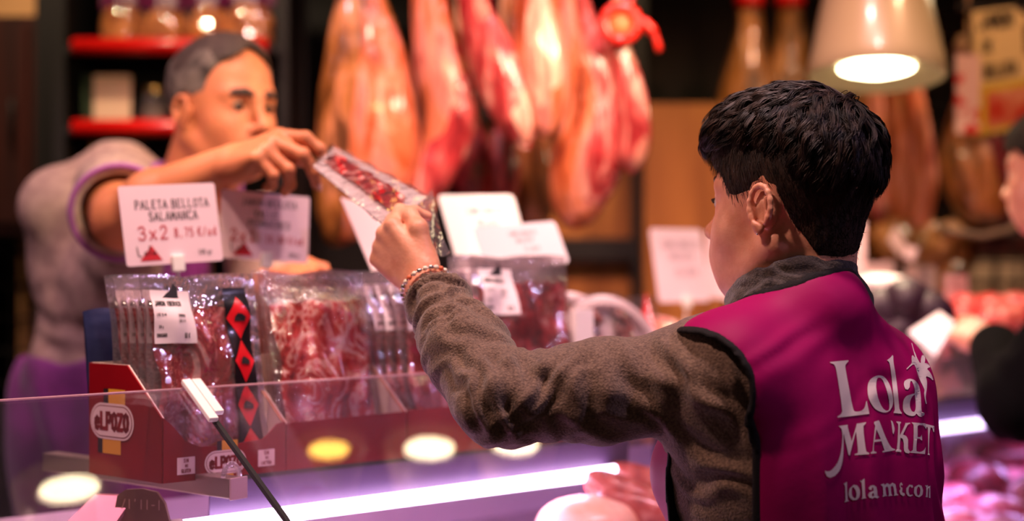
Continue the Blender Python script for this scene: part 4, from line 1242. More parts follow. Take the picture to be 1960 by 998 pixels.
fd = Field(grid_axis(-1.08, -.22, .014, [(-.70, -.42, .0036), (-.46, -.24, .0030)]),
           grid_axis(2.05, 3.0, .014, [(2.45, 2.75, .0036), (2.05, 2.28, .0030)]),
           grid_axis(.15, 1.95, .016, [(1.59, 1.93, .0036), (1.59, 1.72, .0030)]))
head_sdf(fd, MH, False, 1.12, nose=1.08)
fd.cone(MH.p(-.030, 0, -.030), m_neck, .062, .066, .03)
fd.cone(MH.p(.01, 0, -.075), m_neck + [.02, -.03, 0], .050, .05, .03)
torso_man(fd, 0)
def man_arm(fd, d, k=.02):
    fd.chain([m_shR, m_elR * .5 + m_shR * .5, m_elR], [.064 + d, .056 + d, .047 + d], k)
    fd.chain([m_elR, m_elR * .68 + m_wrR * .32, m_wrR], [.047 + d, .052 + d, .030 + d], k)
    fd.chain([m_shL, m_elL], [.060 + d, .046 + d], k); fd.chain([m_elL, m_wrL], [.046 + d, .030 + d], k)
man_arm(fd, 0)
MHd = Frame(m_wrR, at(562, 262, 2.125) - m_wrR, (-.10, -.62, .80), 1.06)
m_tips = hand_sdf(fd, MHd, 1, [(26, 42, 26), (46, 50, 22), (66, 62, 30), (74, 66, 34)],
                  [(.024, .026, -.014), (.056, .042, -.034), (.088, .034, -.044), (.112, .020, -.040)], fat=1.08)
mf = Frame(m_wrL, at(596, 500, 2.42) - m_wrL, (.3, -.6, .7), 1.1)
m_tipsL = hand_sdf(fd, mf, -1, [(25, 30, 20), (28, 32, 20), (30, 34, 20), (34, 34, 20)],
                   [(.02, -.024, -.01), (.05, -.040, -.02), (.078, -.040, -.03), (.10, -.03, -.035)], fat=1.05)
legs(fd, MT, 0.0, .92)
V, Q = surface(fd); V = relax(V, Q, 1, .4)
np_obj('body', V, Q, M_skin_man, vendor)
eyes_for(MH, vendor, None, mat('eye_white_shaded', srgb(170, 140, 122), .2), M_iris, M_hair_brown, .004, 1.4)  # darker copy of the eye white, shade put into its colour
nails(m_tips, ['index', 'middle'], vendor, M_nail)
# hair
fd = Field(grid_axis(-.75, -.38, .0038), grid_axis(2.40, 2.82, .0038), grid_axis(1.60, 1.95, .0038))
fd.ell(MH.p(-.020, 0, .048), np.array((.095, .080, .090)) * MH.s, MH.R, .01)
fd.ell(MH.p(.018, 0, .050), np.array((.0735, .070, .0815)) * MH.s, MH.R, .02)
fd.ell(MH.p(.012, 0, .066), np.array((.083, .066, .074)) * MH.s, MH.R, .02)
X, Y, Z = fd.pos()
q = [((X - MH.o[0]) * MH.R[0, k] + (Y - MH.o[1]) * MH.R[1, k] + (Z - MH.o[2]) * MH.R[2, k]) / MH.s for k in range(3)]
line = np.interp(q[0], [-.13, -.09, -.055, -.03, -.018, -.010, .010, .014, .030, .036, .048, .062, .075, .12],
                 [-.06, -.055, -.045, -.01, .02, .030, .030, -.012, -.012, .020, .070, .100, .104, .100])
line = line + np.where(q[0] > .03, -.30 * np.abs(q[1]) * 0 + .012 * np.cos(q[1] * 70), 0)
f = np.maximum(fd.f, ((line - q[2]) * .6).astype(np.float32))
V, Q = surface(f.astype(np.float32), fd.ax); V = relax(V, Q, 1, .5); N = normals(V, Q)
V += N * (fbm(V, 160, 3, 2) * .0012)[:, None]
lv = WH.loc(V); lm = MH.loc(V)
cen = lm[Q].mean(1)
mi = (cen[:, 2] > .088 + .02 * np.sin(cen[:, 0] * 60)).astype(int)
np_obj('hair', V, Q, [M_hair_grey, M_hair_brown], vendor, mat_idx=mi)
# shirt
fd = Field(grid_axis(-1.06, -.26, .0060), grid_axis(2.28, 3.02, .0060), grid_axis(.98, 1.74, .0060))
torso_man(fd, .022)
fd.chain([m_shR, m_shR * .30 + m_elR * .70], [.078, .080], .05)
fd.chain([m_shL, m_shL * .25 + m_elL * .75], [.075, .072], .05)
fd.cone(m_shR + [.02, .04, -.05], MT.p(.0, -.06, 1.12), .06, .09, .05)
fd.ell(MT.p(0, 0, 1.02), (.15, .195, .16), MT.R, .06)
slv = nrm(m_elR - m_shR); cut_c = m_shR * .26 + m_elR * .74
X, Y, Z = fd.pos()
fs_ = fd.f.copy()
inner = Field(*fd.ax); inner.f[:] = .06
inner.cone(m_shR * .5 + m_elR * .5, m_elR + slv * .08, .060, .078, 0)
f = np.maximum(fs_, -inner.f)
dcut = (X - cut_c[0]) * slv[0] + (Y - cut_c[1]) * slv[1] + (Z - cut_c[2]) * slv[2]
rr = np.sqrt((X - cut_c[0]) ** 2 + (Y - cut_c[1]) ** 2 + (Z - cut_c[2]) ** 2)
f = np.maximum(f, np.where(rr < .14, dcut, -1).astype(np.float32))
nk = np.sqrt((X - m_neck[0]) ** 2 + (Y - m_neck[1]) ** 2) - .072
f = np.maximum(f, -np.maximum(nk, 1.63 - Z)).astype(np.float32)
V, Q = surface(f, fd.ax); V = relax(V, Q, 1, .5); N = normals(V, Q)
V = fold(V, N, at(170, 590, 2.65), [.8, 0, .6], .075, .0035, .16, 0, 1, .15)
V = fold(V, N, at(230, 480, 2.6), [.5, 0, .85], .06, .003, .10, 0, 2, .15)
V = fold(V, N, at(190, 330, 2.5), [.85, 0, -.5], .045, .004, .08, 0, 3, .4)
V = fold(V, N, at(120, 640, 2.7), [.2, 0, 1], .05, .003, .10, 0, 4, .2)
np_obj('shirt', V, Q, M_polo, vendor)
# sleeve hem, lining and collar
mb = MB(); e1 = nrm(np.cross(slv, [0, 0, 1])); e2 = np.cross(slv, e1)
hem = [cut_c + .0805 * (math.cos(a) * e1 + math.sin(a) * e2) for a in np.linspace(0, 2 * math.pi, 41)]
mb.tube(hem, .0052, 8, cap=False); mb.build('sleeve_hem', M_polo_trim, vendor, True)
mb = MB()
mb.lathe(cut_c - slv * .07, [(.058, 0), (.070, .035), (.0765, .068)], slv, 32)
mb.build('sleeve_lining', M_undersleeve, vendor, True)
mb = MB(); c = m_neck + np.array([0, 0, .012])
ringp = [c + MT.d(math.cos(a) * .074, math.sin(a) * .078, -.018 * math.cos(a)) for a in np.linspace(.35, 2 * math.pi - .35, 30)]
mb.tube(ringp, .012, 8, flat=1.6); mb.build('collar', M_polo_trim, vendor, True)
# apron
fd = Field(grid_axis(-1.08, -.30, .0070), grid_axis(2.42, 3.10, .0070), grid_axis(.50, 1.62, .0070))
torso_man(fd, .034)
fd.ell(MT.p(0, 0, 1.02), (.166, .211, .175), MT.R, .06)
fd.cone(MT.p(.0, 0, .93), MT.p(.02, 0, .40), .175, .22, .06)
X, Y, Z = fd.pos()
q = [((X - MT.o[0]) * MT.R[0, k] + (Y - MT.o[1]) * MT.R[1, k] + (Z - MT.o[2]) * MT.R[2, k]) / MT.s for k in range(3)]
bib = np.maximum(np.abs(q[1]) - .115, .0 - q[0])
skirt = np.maximum(q[2] - (1.09 + .0 * q[0]), -.11 - q[0])
low = np.minimum(np.maximum(bib, q[2] - 1.30), skirt)
f = np.maximum(fd.f, low.astype(np.float32)).astype(np.float32)
V, Q = surface(f, fd.ax); V = relax(V, Q, 1, .5); N = normals(V, Q)
V = fold(V, N, at(110, 800, 2.7), [1, 0, .1], .09, .007, .30, 0, 1, .3)
apr = np_obj('apron', V, Q, M_apron, vendor)
mb = MB()
for q_ in (1, -1):
    mb2 = MB()
    pts = [MT.p(.115, .105 * q_, 1.29), MT.p(.10, .10 * q_, 1.36), MT.p(.05, .085 * q_, 1.425), MT.p(-.02, .075 * q_, 1.45)]
    mb2.tube(pts, .012, 8, flat=.35); mb2.build('apron_strap', M_apron, vendor, True)
fd = Field(grid_axis(-1.08, -.40, .010), grid_axis(2.42, 3.10, .010), grid_axis(.20, 1.10, .012))
fd.ell(MT.p(-.012, 0, .88), (.13, .175, .11), MT.R, .03); legs(fd, MT, .014, .92)
V, Q = surface(fd); np_obj('trousers', V, Q, M_trouser, vendor)
fd = Field(grid_axis(-1.08, -.3, .008), grid_axis(2.3, 3.10, .008), grid_axis(.15, .34, .007))
for q_ in (1, -1):
    fd.chain([MT.p(-.03, .11 * q_, .045), MT.p(.08, .115 * q_, .042), MT.p(.165, .12 * q_, .036)], [.045, .042, .036], .03)
V, Q = surface(fd); np_obj('shoes', V, Q, M_shoe, vendor)
# ------------------------------------------------------------------ meat and packaging materials
M_film = film_mat('vacuum_film', bump=1.0, bscale=55, gloss=.30, haze=.08, rough=.07)
M_film_soft = film_mat('bag_edge_film', bump=.8, bscale=30, gloss=.20, haze=.12, rough=.12)
RED, DRED, PINK, FAT = srgb(176, 18, 30), srgb(96, 10, 22), srgb(226, 92, 96), srgb(244, 200, 190)
M_ham = marble('sliced_cured_ham', [(.28, DRED), (.42, RED), (.50, srgb(150, 24, 40)), (.56, PINK), (.64, FAT)], 20, 2.4, stretch=(1, 1, .55), bump=.7)
M_ham2 = marble('fatty_sliced_ham', [(.30, DRED), (.42, RED), (.50, srgb(206, 60, 56)), (.56, FAT), (.62, srgb(200, 50, 50)), (.72, RED)], 22, 2.2, stretch=(1, 1, .7), bump=.9, coat=.9)
M_chorizo = marble('dark_sausage_slices', [(.30, srgb(60, 14, 22)), (.45, srgb(140, 30, 40)), (.58, srgb(190, 60, 66)), (.66, srgb(236, 180, 176))], 34, .6, bump=.9)
M_salami = marble('brown_sausage_slices', [(.30, srgb(70, 34, 36)), (.48, srgb(128, 62, 60)), (.60, srgb(170, 100, 92)), (.68, srgb(210, 160, 150))], 40, .5, bump=.8)
M_strip = mat('black_label_strip', srgb(18, 14, 18), .3, coat=.4)
M_diamond = mat('red_diamond', srgb(214, 20, 34), .35, coat=.3)
M_labelw = mat('white_label', srgb(236, 218, 222), .55)
M_silver = mat('silver_seam', srgb(208, 210, 216), .25, metal=.9, bump=.5, bscale=90)
M_navy = mat('navy_bag_back', srgb(38, 44, 84), .3, coat=.5, bump=.5, bscale=30)

def grid_surf(fn, nu, nv):
    V = []; Fs = []
    for i in range(nu + 1):
        for j in range(nv + 1):
            V.append(fn(i / nu, j / nv))
    for i in range(nu):
        for j in range(nv):
            a = i * (nv + 1) + j
            Fs.append((a, a + nv + 1, a + nv + 2, a + 1))
    return V, Fs

def make_bag(meat, label=True, strip=True, w=.18, h=.265, seed=0, lab=None, cat='packet', navy=False, header=.03):
    """vacuum pack standing in local x (width), z (height), facing -y"""
    t = thing('ham_packet' if meat in (M_ham, M_ham2) else 'sausage_packet', (0, 0, 0), lab, cat)
    rs = np.random.RandomState(seed); ph = rs.rand(8) * 6.28
    def bulge(u, v):
        e = max(0, min(1, min(u, 1 - u) / .10)) ** .6 * max(0, min(1, min(v / .06, (1 - v - header / h) / .10))) ** .6
        wr = .0022 * math.sin(9 * u + 3 * math.sin(5 * v + ph[0]) + ph[1]) + .0016 * math.sin(17 * v + 6 * u + ph[2]) + .0014 * math.sin(23 * u - 8 * v + ph[3])
        return e * (.0085 + 1.5 * wr), e
    xo = lambda u, v: (u - .5) * w + .002 * math.sin(v * 9 + ph[4]) * (1 if abs(u - .5) > .45 else 0)
    def zo(u, v): return h * v + (.0035 * math.sin(u * 8 + ph[5]) if v > .97 else 0)
    V, Fs = grid_surf(lambda u, v: (xo(u, v), -bulge(u, v)[0] - .0008 - .0012 * math.sin(u * 14 + v * 5) * (v > .88), zo(u, v)), 26, 34)
    py_obj('film', V, Fs, M_film, t, True)
    V, Fs = grid_surf(lambda u, v: (xo(u, v), bulge(u, v)[0] * .6 + .0008, zo(u, v)), 12, 16)
    py_obj('back_film', V, Fs, M_navy if navy else M_film_soft, t, True)
    # folded slices: overlapping wavy leaves of meat
    u1 = .73 if strip else .93
    k = 5 if strip else 6
    for i in range(k):
        a = .07 + (u1 - .10) * i / k; b = a + (u1 - .07) / k * 1.35
        p = rs.rand(4) * 6.28
        def fn(u, v, a=a, b=b, p=p, i=i):
            uu = a + (b - a) * u; vv = .05 + (.90 - header / h) * v
            uu += .018 * math.sin(vv * 11 + p[0]) + .010 * math.sin(vv * 23 + p[1])
            uu = min(max(uu, .03), .97)
            bl = bulge(uu, vv)[0]
            return ((uu - .5) * w, -max(bl - .0018, 0) * (.35 + .65 * math.sin(math.pi * min(max(u, .0), 1) ** .8)) + .0006 * i * (1 - u), h * vv * (1 + .01 * math.sin(u * 5 + p[2])))
        V, Fs = grid_surf(fn, 8, 30)
        py_obj('meat_slice', V, Fs, meat, t, True)
    if strip:
        def sf(u, v):
            uu = .70 + .205 * u; vv = .015 + .92 * v
            return ((uu - .5) * w, -bulge(uu, vv)[0] - .0022, h * vv)
        V, Fs = grid_surf(sf, 4, 24); st = py_obj('black_strip', V, Fs, M_strip, t, True)
        for q in range(4):
            zc = .775 - q * .225; hw, hh = .100, .110
            def dp(a, b, e=.0032): 
                uu = .8025 + a; vv = zc + b
                return ((uu - .5) * w, -bulge(uu, vv)[0] - e, h * vv)
            V, Fs = grid_surf(lambda u, v: dp((u + v - 1) * hw, (v - u) * hh), 7, 7)
            py_obj('red_diamond', V, Fs, M_diamond, st, True)
            V = [dp(a, b) for a, b in ((-.045, -.016), (.045, -.02), (.05, .002), (.015, .018), (-.018, .022), (-.04, .006))]
            V = [(x, y - .0016, z) for x, y, z in V]
            py_obj('pig_emblem', V, [(0, 1, 2, 3, 4, 5)], M_ink, st)
        V, Fs = grid_surf(lambda u, v: ((.93 + .06 * u - .5) * w, -.0024 - .0008 * math.sin(v * 60), h * (.01 + .96 * v)), 3, 40)
        py_obj('silver_seam', V, Fs, M_silver, t, True)
    if label:
        lw, lh = .33, .27
        def lf(a, b, e=.0024):
            uu = .07 + lw * a; vv = (.93 - lh) + lh * b - .01 * a
            return ((uu - .5) * w, -bulge(uu, vv)[0] - e, h * vv)
        V, Fs = grid_surf(lf, 8, 8); lb = py_obj('label', V, Fs, M_labelw, t, True)
        polys = []
        for (tx, x, y, hh, th) in (('NNVENLNXRIGN', .06, .70, .085, .2), ('LOTE 15-04', .06, .50, .05, .14), ('CONSUMIR', .55, .48, .05, .14), ('CAD 12-09', .55, .38, .05, .14), ('200 g', .10, .28, .05, .14), ('ENVASADO', .06, .12, .06, .16), ('51 €', .70, .10, .08, .2)):
            tx = tx if tx[0] != 'N' or tx[1] != 'N' else 'JAMON IBERICO'
            ps, _ = letters(tx, 0, 0, hh, .55, th); sc = .88 / max(text_width(tx, hh, .55), 1e-3) if len(tx) > 12 else 1
            polys += [[(x + q[0] * min(sc, 1.3), y + q[1]) for q in p] for p in ps]
        polys.append([(.30, .86), (.70, .86), (.70, 1.06), (.60, 1.14), (.54, 1.02), (.42, .95)])
        put_polys('label_print', polys, lambda a, b: lf(a, b, .0030), M_ink, lb)
    return t

def stand(o, s, t, z, lean=.12, yaw=0.0, roll=0.0, wdir=True):
    """put a pack on the shelf with its face to the customers"""
    R = np.stack([UX, -VX, [0, 0, 1]], 1)
    M = Matrix(R.tolist()).to_4x4()
    o.matrix_basis = Matrix.Translation(Vector(cp(s, t, z))) @ M @ Matrix.Rotation(yaw, 4, 'Z') @ Matrix.Rotation(roll, 4, 'Y') @ Matrix.Rotation(-lean, 4, 'X')

# ------------------------------------------------------------------ red display boxes
M_boxred = mat('red_printed_card', srgb(150, 8, 22), .38, coat=.25, col2=srgb(136, 6, 20), cscale=8)
M_boxin = mat('white_inside_card', srgb(236, 214, 200), .6)
M_boxedge = mat('raw_card_edge', srgb(196, 140, 110), .7)
M_logo_y = mat('logo_yellow', srgb(232, 170, 50), .5); M_logo_w = mat('logo_cream', srgb(246, 226, 214), .5); M_logo_k = mat('logo_black', srgb(40, 26, 30), .5)
def panel(name, poly, o, ex, ez, n, m, parent, th=.0022):
    return MB().prism([o + ex * a + ez * b for a, b in poly], n, th).build(name, m, parent)
EZ = np.array([0, 0, 1.0])
def logo(fn, cx, cy, w, parent, rot=0.0, word='eLPOZO'):
    """rounded plate with word between two yellow blocks"""
    def T(a, b): c_, s_ = math.cos(rot), math.sin(rot); return fn(cx + (a * c_ - b * s_) * w, cy + (a * s_ + b * c_) * w)
    def P(name, polys, m, e): return put_polys(name, polys, lambda a, b: T(a, b) + fn.n * e, m, parent)
    P('logo_block', [[(-.10, .18), (.36, .18), (.36, .56), (-.10, .56)], [(-.26, -.56), (.24, -.56), (.24, -.18), (-.26, -.18)]], M_logo_y, .0004)
    P('logo_block_edge', [[(-.24, .18), (-.10, .18), (-.10, .56), (-.24, .56)], [(-.40, -.56), (-.26, -.56), (-.26, -.18), (-.40, -.18)]], M_logo_k, .0004)
    def rr(W, H, r, n=10):
        out = []
        for sx, sy, a0 in ((1, 1, 0), (-1, 1, 90), (-1, -1, 180), (1, -1, 270)):
            for i in range(n + 1):
                a = math.radians(a0 + 90 * i / n); out.append((sx * (W - r) + r * math.cos(a), sy * (H - r) + r * math.sin(a)))
        return out
    P('logo_plate', [rr(.60, .31, .31)], M_logo_w, .0007)
    P('logo_line', [rr(.56, .27, .27)], M_boxred, .0010)
    P('logo_field', [rr(.545, .255, .255)], M_logo_w, .0013)
    ps, _ = letters(word, 0, 0, .27, .62, .27, round_=True, gap=.24)
    W_ = text_width(word, .27, .62, .24)
    P('logo_word', [[(q[0] * .92 / W_ - .46, q[1] - .135) for q in p] for p in ps], M_boxred, .0016)
def plane_fn(o, ex, ez, n):
    f = lambda a, b: o + ex * a + ez * b
    f.n = n
    return f
def red_box(k, s0, s1, label, logos):
    o = cp(s0, .020, 1.217)
    t = thing('display_box', o, label, 'box', 'red cardboard display boxes')
    w = s1 - s0; nF = VX
    if k == 0: top = [(w, .066), (w - .012, .064), (w - .022, .055), (w - .034, .045), (.085, .041), (.05, .043), (.03, .052), (.010, .075), (0, .083)]
    elif k == 1: top = [(w, .066), (.01, .064), (0, .062)]
    else: top = [(w, .068), (0, .068)]
    panel('front_panel', [(0, 0), (w, 0)] + top, o, UX, EZ, nF, M_boxred, t)
    nS_ = nrm(np.cross(EZ, WX)); nS_ = nS_ if nS_ @ UX < 0 else -nS_
    D = .150; prof = [(0, 0), (0, .083 if k == 0 else .064), (-.07, .147), (-D, .147), (-D, 0)]
    if k: prof = [(0, 0), (0, .064), (-D * 1.0, .21), (-D, 0)]
    panel('side_panel', prof, o + [0, 0, 0], WX, EZ, nS_, M_boxred, t)
    panel('side_lining', prof, o - nS_ * .0024, WX, EZ, nS_, M_boxin, t, .0020)
    o2 = o + UX * w
    profR = [(0, 0), (0, .066), (-D * 1.0, .215), (-D, 0)]
    panel('side_panel', profR, o2 + nS_ * .0030, WX, EZ, nS_, M_boxred if k > 1 else M_boxin, t, .0022)
    mb = MB(); mb.tube([o2 + nS_ * .004 + EZ * .066, o2 + nS_ * .004 - WX * D + EZ * .215], .0016, 6); mb.build('cut_edge', M_boxedge, t)
    ob = o - WX * D
    panel('back_panel', [(0, 0), (w, 0), (w, .147), (0, .147)], ob, UX, EZ, nF, M_boxin, t)
    MB().hexa([o + EZ*.0, o + UX * w + EZ*.0, o2 - WX * D, ob, o + EZ * .0016, o2 + EZ * .0016, o2 - WX * D + EZ * .0016, ob + EZ * .0016]).build('bottom', M_boxin, t)
    if logos:
        f = plane_fn(o + nF * .0024 + nF * .0, UX, EZ, nF)
        logo(f, .087, .0200, .050, t)
        for cx, tx in ((.031, ('SIN', 'GLUTEN')), (.148, ('SIN', 'LACTOSA'))):
            put_polys('stamp', [[(cx - .0125, .009), (cx + .0125, .009), (cx + .0125, .031), (cx - .0125, .031)]], lambda a, b: f(a, b) + nF * .0004, M_logo_w, t)
            ps = []
            for line, yy, hh in ((tx[0], .0245, .0045), ('FREE', .0185, .003), (tx[1], .0115, .0042)):
                p_, _ = letters(line, 0, 0, hh, .6, .2); W_ = text_width(line, hh, .6)
                ps += [[(cx - W_ / 2 + q[0], yy + q[1]) for q in p] for p in p_]
            put_polys('stamp_text', ps, lambda a, b: f(a, b) + nF * .0007, M_boxred, t)
        f2 = plane_fn(o + nS_ * .0024 - WX * D, WX, EZ, nS_)
        logo(f2, .050, .072, .076, t, .0)
    return t
red_box(0, -.049, .128, 'red cardboard box with cream and yellow logo at the counter end', True)
red_box(1, .130, .327, 'plain red cardboard box second from the counter end', False)
red_box(2, .330, .56, 'plain red cardboard box partly hidden by the outstretched sleeve', False)
red_box(2, .563, .80, 'plain red cardboard box beyond the outstretched sleeve', False)

ZS = 1.2195
ORD = ['frontmost', 'second', 'third', 'fourth', 'rearmost']
proto = make_bag(M_ham, True, True, .168, seed=1, lab='vacuum ham packet with white label and red-diamond strip, frontmost in logo box')
stand(proto, .036, .002, ZS, .20)
for i in range(4):
    c = copy_tree(proto); stand(c, .034 - .005 * i, -.016 - .014 * i, ZS, .20 + .008 * i, .03 * (i % 2), .0)
    c['label'] = 'vacuum ham packet, %s from the front in the logo box' % ORD[i + 1]
for o in [proto] + [x for x in COL.objects if x.parent is None and x.name.startswith('ham_packet.')]: o['group'] = 'ham packets standing in the logo box'
nb = thing('navy_packet', (0, 0, 0), 'navy blue foil packet at the very back of the logo box', 'packet')
V, Fs = grid_surf(lambda u, v: ((u - .5) * .10, -.012 * math.sin(math.pi * u) ** .5 * math.sin(math.pi * min(v + .02, 1)) ** .5 - .0015 * math.sin(v * 18 + u * 5), .215 * v + .004 * math.sin(u * 6)), 16, 20); py_obj('front_foil', V, Fs, M_navy, nb, True)
V, Fs = grid_surf(lambda u, v: ((u - .5) * .10, .004, .215 * v + .004 * math.sin(u * 6)), 6, 8); py_obj('back_foil', V, Fs, M_navy, nb, True)
stand(nb, -.030, -.118, ZS, .16)
M_film, M_film1 = film_mat('sparkling_vacuum_film', bump=1.0, bscale=110, gloss=.16, haze=.03, rough=.04), M_film
p2 = make_bag(M_ham2, False, False, .165, .272, 2, 'glossy streaky ham packet in front of the second red box')
stand(p2, .222, .004, ZS, .24, 0.0, -.02)
for i in range(3):
    c = copy_tree(p2); stand(c, .236 + .004 * i, -.020 - .020 * i, ZS, .24 + .01 * i, .04 * (i - 1), .01)
    c['label'] = 'streaky ham packet, %s from the front in second red box' % ORD[i + 1]
M_film = M_film1
p3 = make_bag(M_ham, True, False, .185, .27, 3, 'dark red ham packet left of the raised sleeve, frontmost in third box')
stand(p3, .445, .000, ZS, .20, 0)
for i in range(6):
    c = copy_tree(p3); stand(c, .44 - .012 * i, -.020 - .014 * i, ZS, .22 + .01 * i, .10 * (i % 3 - 1) + .12, 0)
    c['label'] = 'ham packet seen edge-on behind the raised hand, %s in third box' % ['second', 'third', 'fourth', 'fifth', 'sixth', 'rearmost'][i]
p4 = make_bag(M_chorizo, True, False, .20, .27, 4, 'chorizo slice packet with white label just above the sleeve crook')
stand(p4, .60, -.01, ZS + .02, .16)
for i in range(2):
    c = copy_tree(p4); stand(c, .595, -.035 - .02 * i, ZS + .02, .17)
    c['label'] = 'chorizo slice packet, %s behind the one above the sleeve' % ['directly', 'two places']
    c['label'] = ['chorizo packet directly behind the labelled one above the sleeve', 'chorizo packet last of three above the sleeve'][i]
M_tray = mat('white_foam_tray', srgb(244, 232, 232), .6, sss=.0)
# round-topped white tray packs of sausage
def tray_pack(meat, w, h, lab):
    t = thing('tray_pack', (0, 0, 0), lab, 'packet')
    def outl(sc, y):
        pts = []
        for i in range(25):
            a = math.pi * i / 24
            pts.append((math.cos(a) * w / 2 * sc, y, h * .45 + math.sin(a) * h * .55 * sc))
        return pts + [(-w / 2 * sc, y, 0), (w / 2 * sc, y, 0)]
    V = outl(1, -.004) + outl(.86, -.004) + outl(.80, .012) + outl(1, .0)
    n = 27; Fs = []
    for r in range(2):
        for i in range(n): Fs.append((r * n + i, r * n + (i + 1) % n, (r + 1) * n + (i + 1) % n, (r + 1) * n + i))
    for i in range(n): Fs.append((i, 3 * n + i, 3 * n + (i + 1) % n, (i + 1) % n))
    Fs.append(tuple(2 * n + i for i in range(n)))
    py_obj('tray', V, Fs, M_tray, t)
    rs = np.random.RandomState(int(w * 1000))
    for i in range(26):
        x = rs.uniform(-.36, .36) * w; z = rs.uniform(.06, .84) * h
        if (x / (w * .40)) ** 2 + (max(z - h * .45, 0) / (h * .46)) ** 2 > 1: continue
        tl = rs.uniform(-.5, .5)
        R = Matrix.Rotation(tl, 3, 'X') @ Matrix.Rotation(rs.uniform(-.5, .5), 3, 'Z')
        mb = MB(); ax = np.array(R @ Vector((0, 1, 0)))
        mb.lathe((x, -.002 - .004 * rs.rand(), z), [(1e-4, -.003), (.016, -.0028), (.0175, 0), (.016, .0028), (1e-4, .003)], ax, 14)
        mb.build('sausage_slice', meat, t, True)
    V, Fs = grid_surf(lambda u, v: ((u - .5) * w * .98, -.012 - .004 * math.sin(u * 9) * math.sin(v * 7), h * v * .97), 14, 14)
    py_obj('film', V, Fs, M_film, t, True)
    return t
tp = tray_pack(M_salami, .25, .225, 'white arched tray pack of dark brown sausage slices beyond the sleeve')
stand(tp, .83, -.04, ZS + .005, .30)
for i, (s, l) in enumerate(((.80, 'white arched sausage tray pack behind the foremost arched one'), )):
    c = copy_tree(tp); stand(c, s, -.10, ZS + .01, .30); c['label'] = l
tag(cbox('white_sleeve_card', .695, .735, -.03, -.02, ZS, ZS + .20, M_white, None), 'tall white card sleeve between chorizo packets and arched tray', 'card')

# ------------------------------------------------------------------ price cards
M_card = mat('glossy_price_card', srgb(244, 214, 222), .30, coat=.35)
M_cardw = mat('bright_price_card', srgb(250, 242, 240), .35, coat=.3)
def card(TL, TR, BL, lines, lab, m=None, holder=True, logo_=True, grp='price cards on the counter', rad=.03):
    TL, TR, BL = (np.asarray(p, float) for p in (TL, TR, BL))
    ex, ey = TR - TL, TL - BL
    n = nrm(np.cross(ey, ex)); n = n if n[1] < 0 else -n
    t = thing('price_card', BL, lab, 'card', grp)
    def rr(r=rad, k=5):
        W = 1; H = 1; asp = np.linalg.norm(ex) / np.linalg.norm(ey); rx = r; ry = r * asp; out = []
        for cx, cy, a0 in ((1 - rx, 1 - ry, 0), (rx, 1 - ry, 90), (rx, ry, 180), (1 - rx, ry, 270)):
            for i in range(k + 1):
                a = math.radians(a0 + 90 * i / k); out.append((cx + rx * math.cos(a), cy + ry * math.sin(a)))
        return out
    MB().prism([BL + ex * a + ey * b for a, b in rr()], -n, .0012).build('card', m or M_card, t)
    fn = lambda a, b: BL + ex * a + ey * b + n * .0006
    asp = np.linalg.norm(ey) / np.linalg.norm(ex)
    for (tx, cx, y, h, wid, mt, sf) in lines:
        W_ = text_width(tx, h, wid, .26) * asp
        ps, _ = letters(tx, 0, 0, h, wid, .115, serif=sf, gap=.26)
        put_polys('lettering', [[(cx - W_ / 2 + q[0] * asp, y + q[1]) for q in p] for p in ps], fn, mt, t)
    if logo_:
        put_polys('red_triangle', [[(.14, .055), (.37, .055), (.27, .25)]], fn, M_ink_red, t)
        sc = [[(.12, .24), (.13, .12), (.17, .11)], [(.19, .15), (.205, .12), (.225, .15), (.205, .17), (.19, .15)], [(.25, .25), (.245, .13)], [(.27, .16), (.285, .13), (.30, .17), (.305, .13)]]
        ps = []
        for s in sc:
            for a, b in zip(s[:-1], s[1:]):
                a = np.array(a); b = np.array(b); d = nrm(b - a); q = np.array([-d[1], d[0]]) * .005
                ps.append([a + q, a - q, b - q, b + q])
        put_polys('handwriting', ps, lambda a, b: fn(a, b) + n * .0004, M_ink, t)
    if holder:
        c = BL + ex * .52 - ey * .0 + n * .002
        MB().box(c, (.018, .010, .024), np.stack([nrm(ex), n, nrm(np.cross(nrm(ex), n))], 1), 0, .002).build('holder_clip', M_whitepl, t)
        MB().tube([c - [0, 0, .01], c - [0, 0, .09] - n * .01], .0025, 8).build('holder_stem', M_whitepl, t)
    return t
card(at(225, 357, 2.03), at(410, 350, 2.10), at(243, 511, 2.03),
     [('PALETA BELLOTA', .53, .705, .105, .70, M_ink, True), ('SALAMANCA', .53, .555, .105, .70, M_ink, True), ('3x2', .30, .32, .16, .9, M_ink_red, True),
      ('8,75 €/ud', .74, .335, .11, .62, M_ink_red, False), ('100 gr', .82, .10, .06, .6, M_ink, False)], 'price card reading PALETA BELLOTA SALAMANCA 3x2')
card(at(424, 362, 2.22), at(593, 378, 2.29), at(420, 493, 2.22),
     [('JAMON BELLOTA', .54, .80, .10, .72, M_ink, True), ('VALLE', .50, .64, .10, .78, M_ink, True), ('PEDROCHES', .54, .49, .10, .78, M_ink, True), ('2x1', .25, .27, .16, .9, M_ink_red, True),
      ('10,00 €/ud', .72, .27, .11, .6, M_ink_red, False), ('100 gr', .84, .08, .06, .6, M_ink, False)], 'price card reading JAMON BELLOTA VALLE PEDROCHES 2x1')
BL_ = [('LOMO IBERICO', .55, .74, .09, .75, M_ink_grey, True), ('BELLOTA', .55, .58, .09, .75, M_ink_grey, True), ('12,50 €', .6, .36, .10, .7, M_ink_grey, False)]
card(at(652, 378, 2.24), at(742, 400, 2.36), at(728, 556, 2.24), [], 'pink-white price card tilted behind the customer\'s hand', logo_=False)
card(at(838, 373, 2.45), at(982, 373, 2.62), at(880, 520, 2.45), BL_, 'tall bright white price card in the middle of the counter', M_cardw, logo_=False, rad=.05)
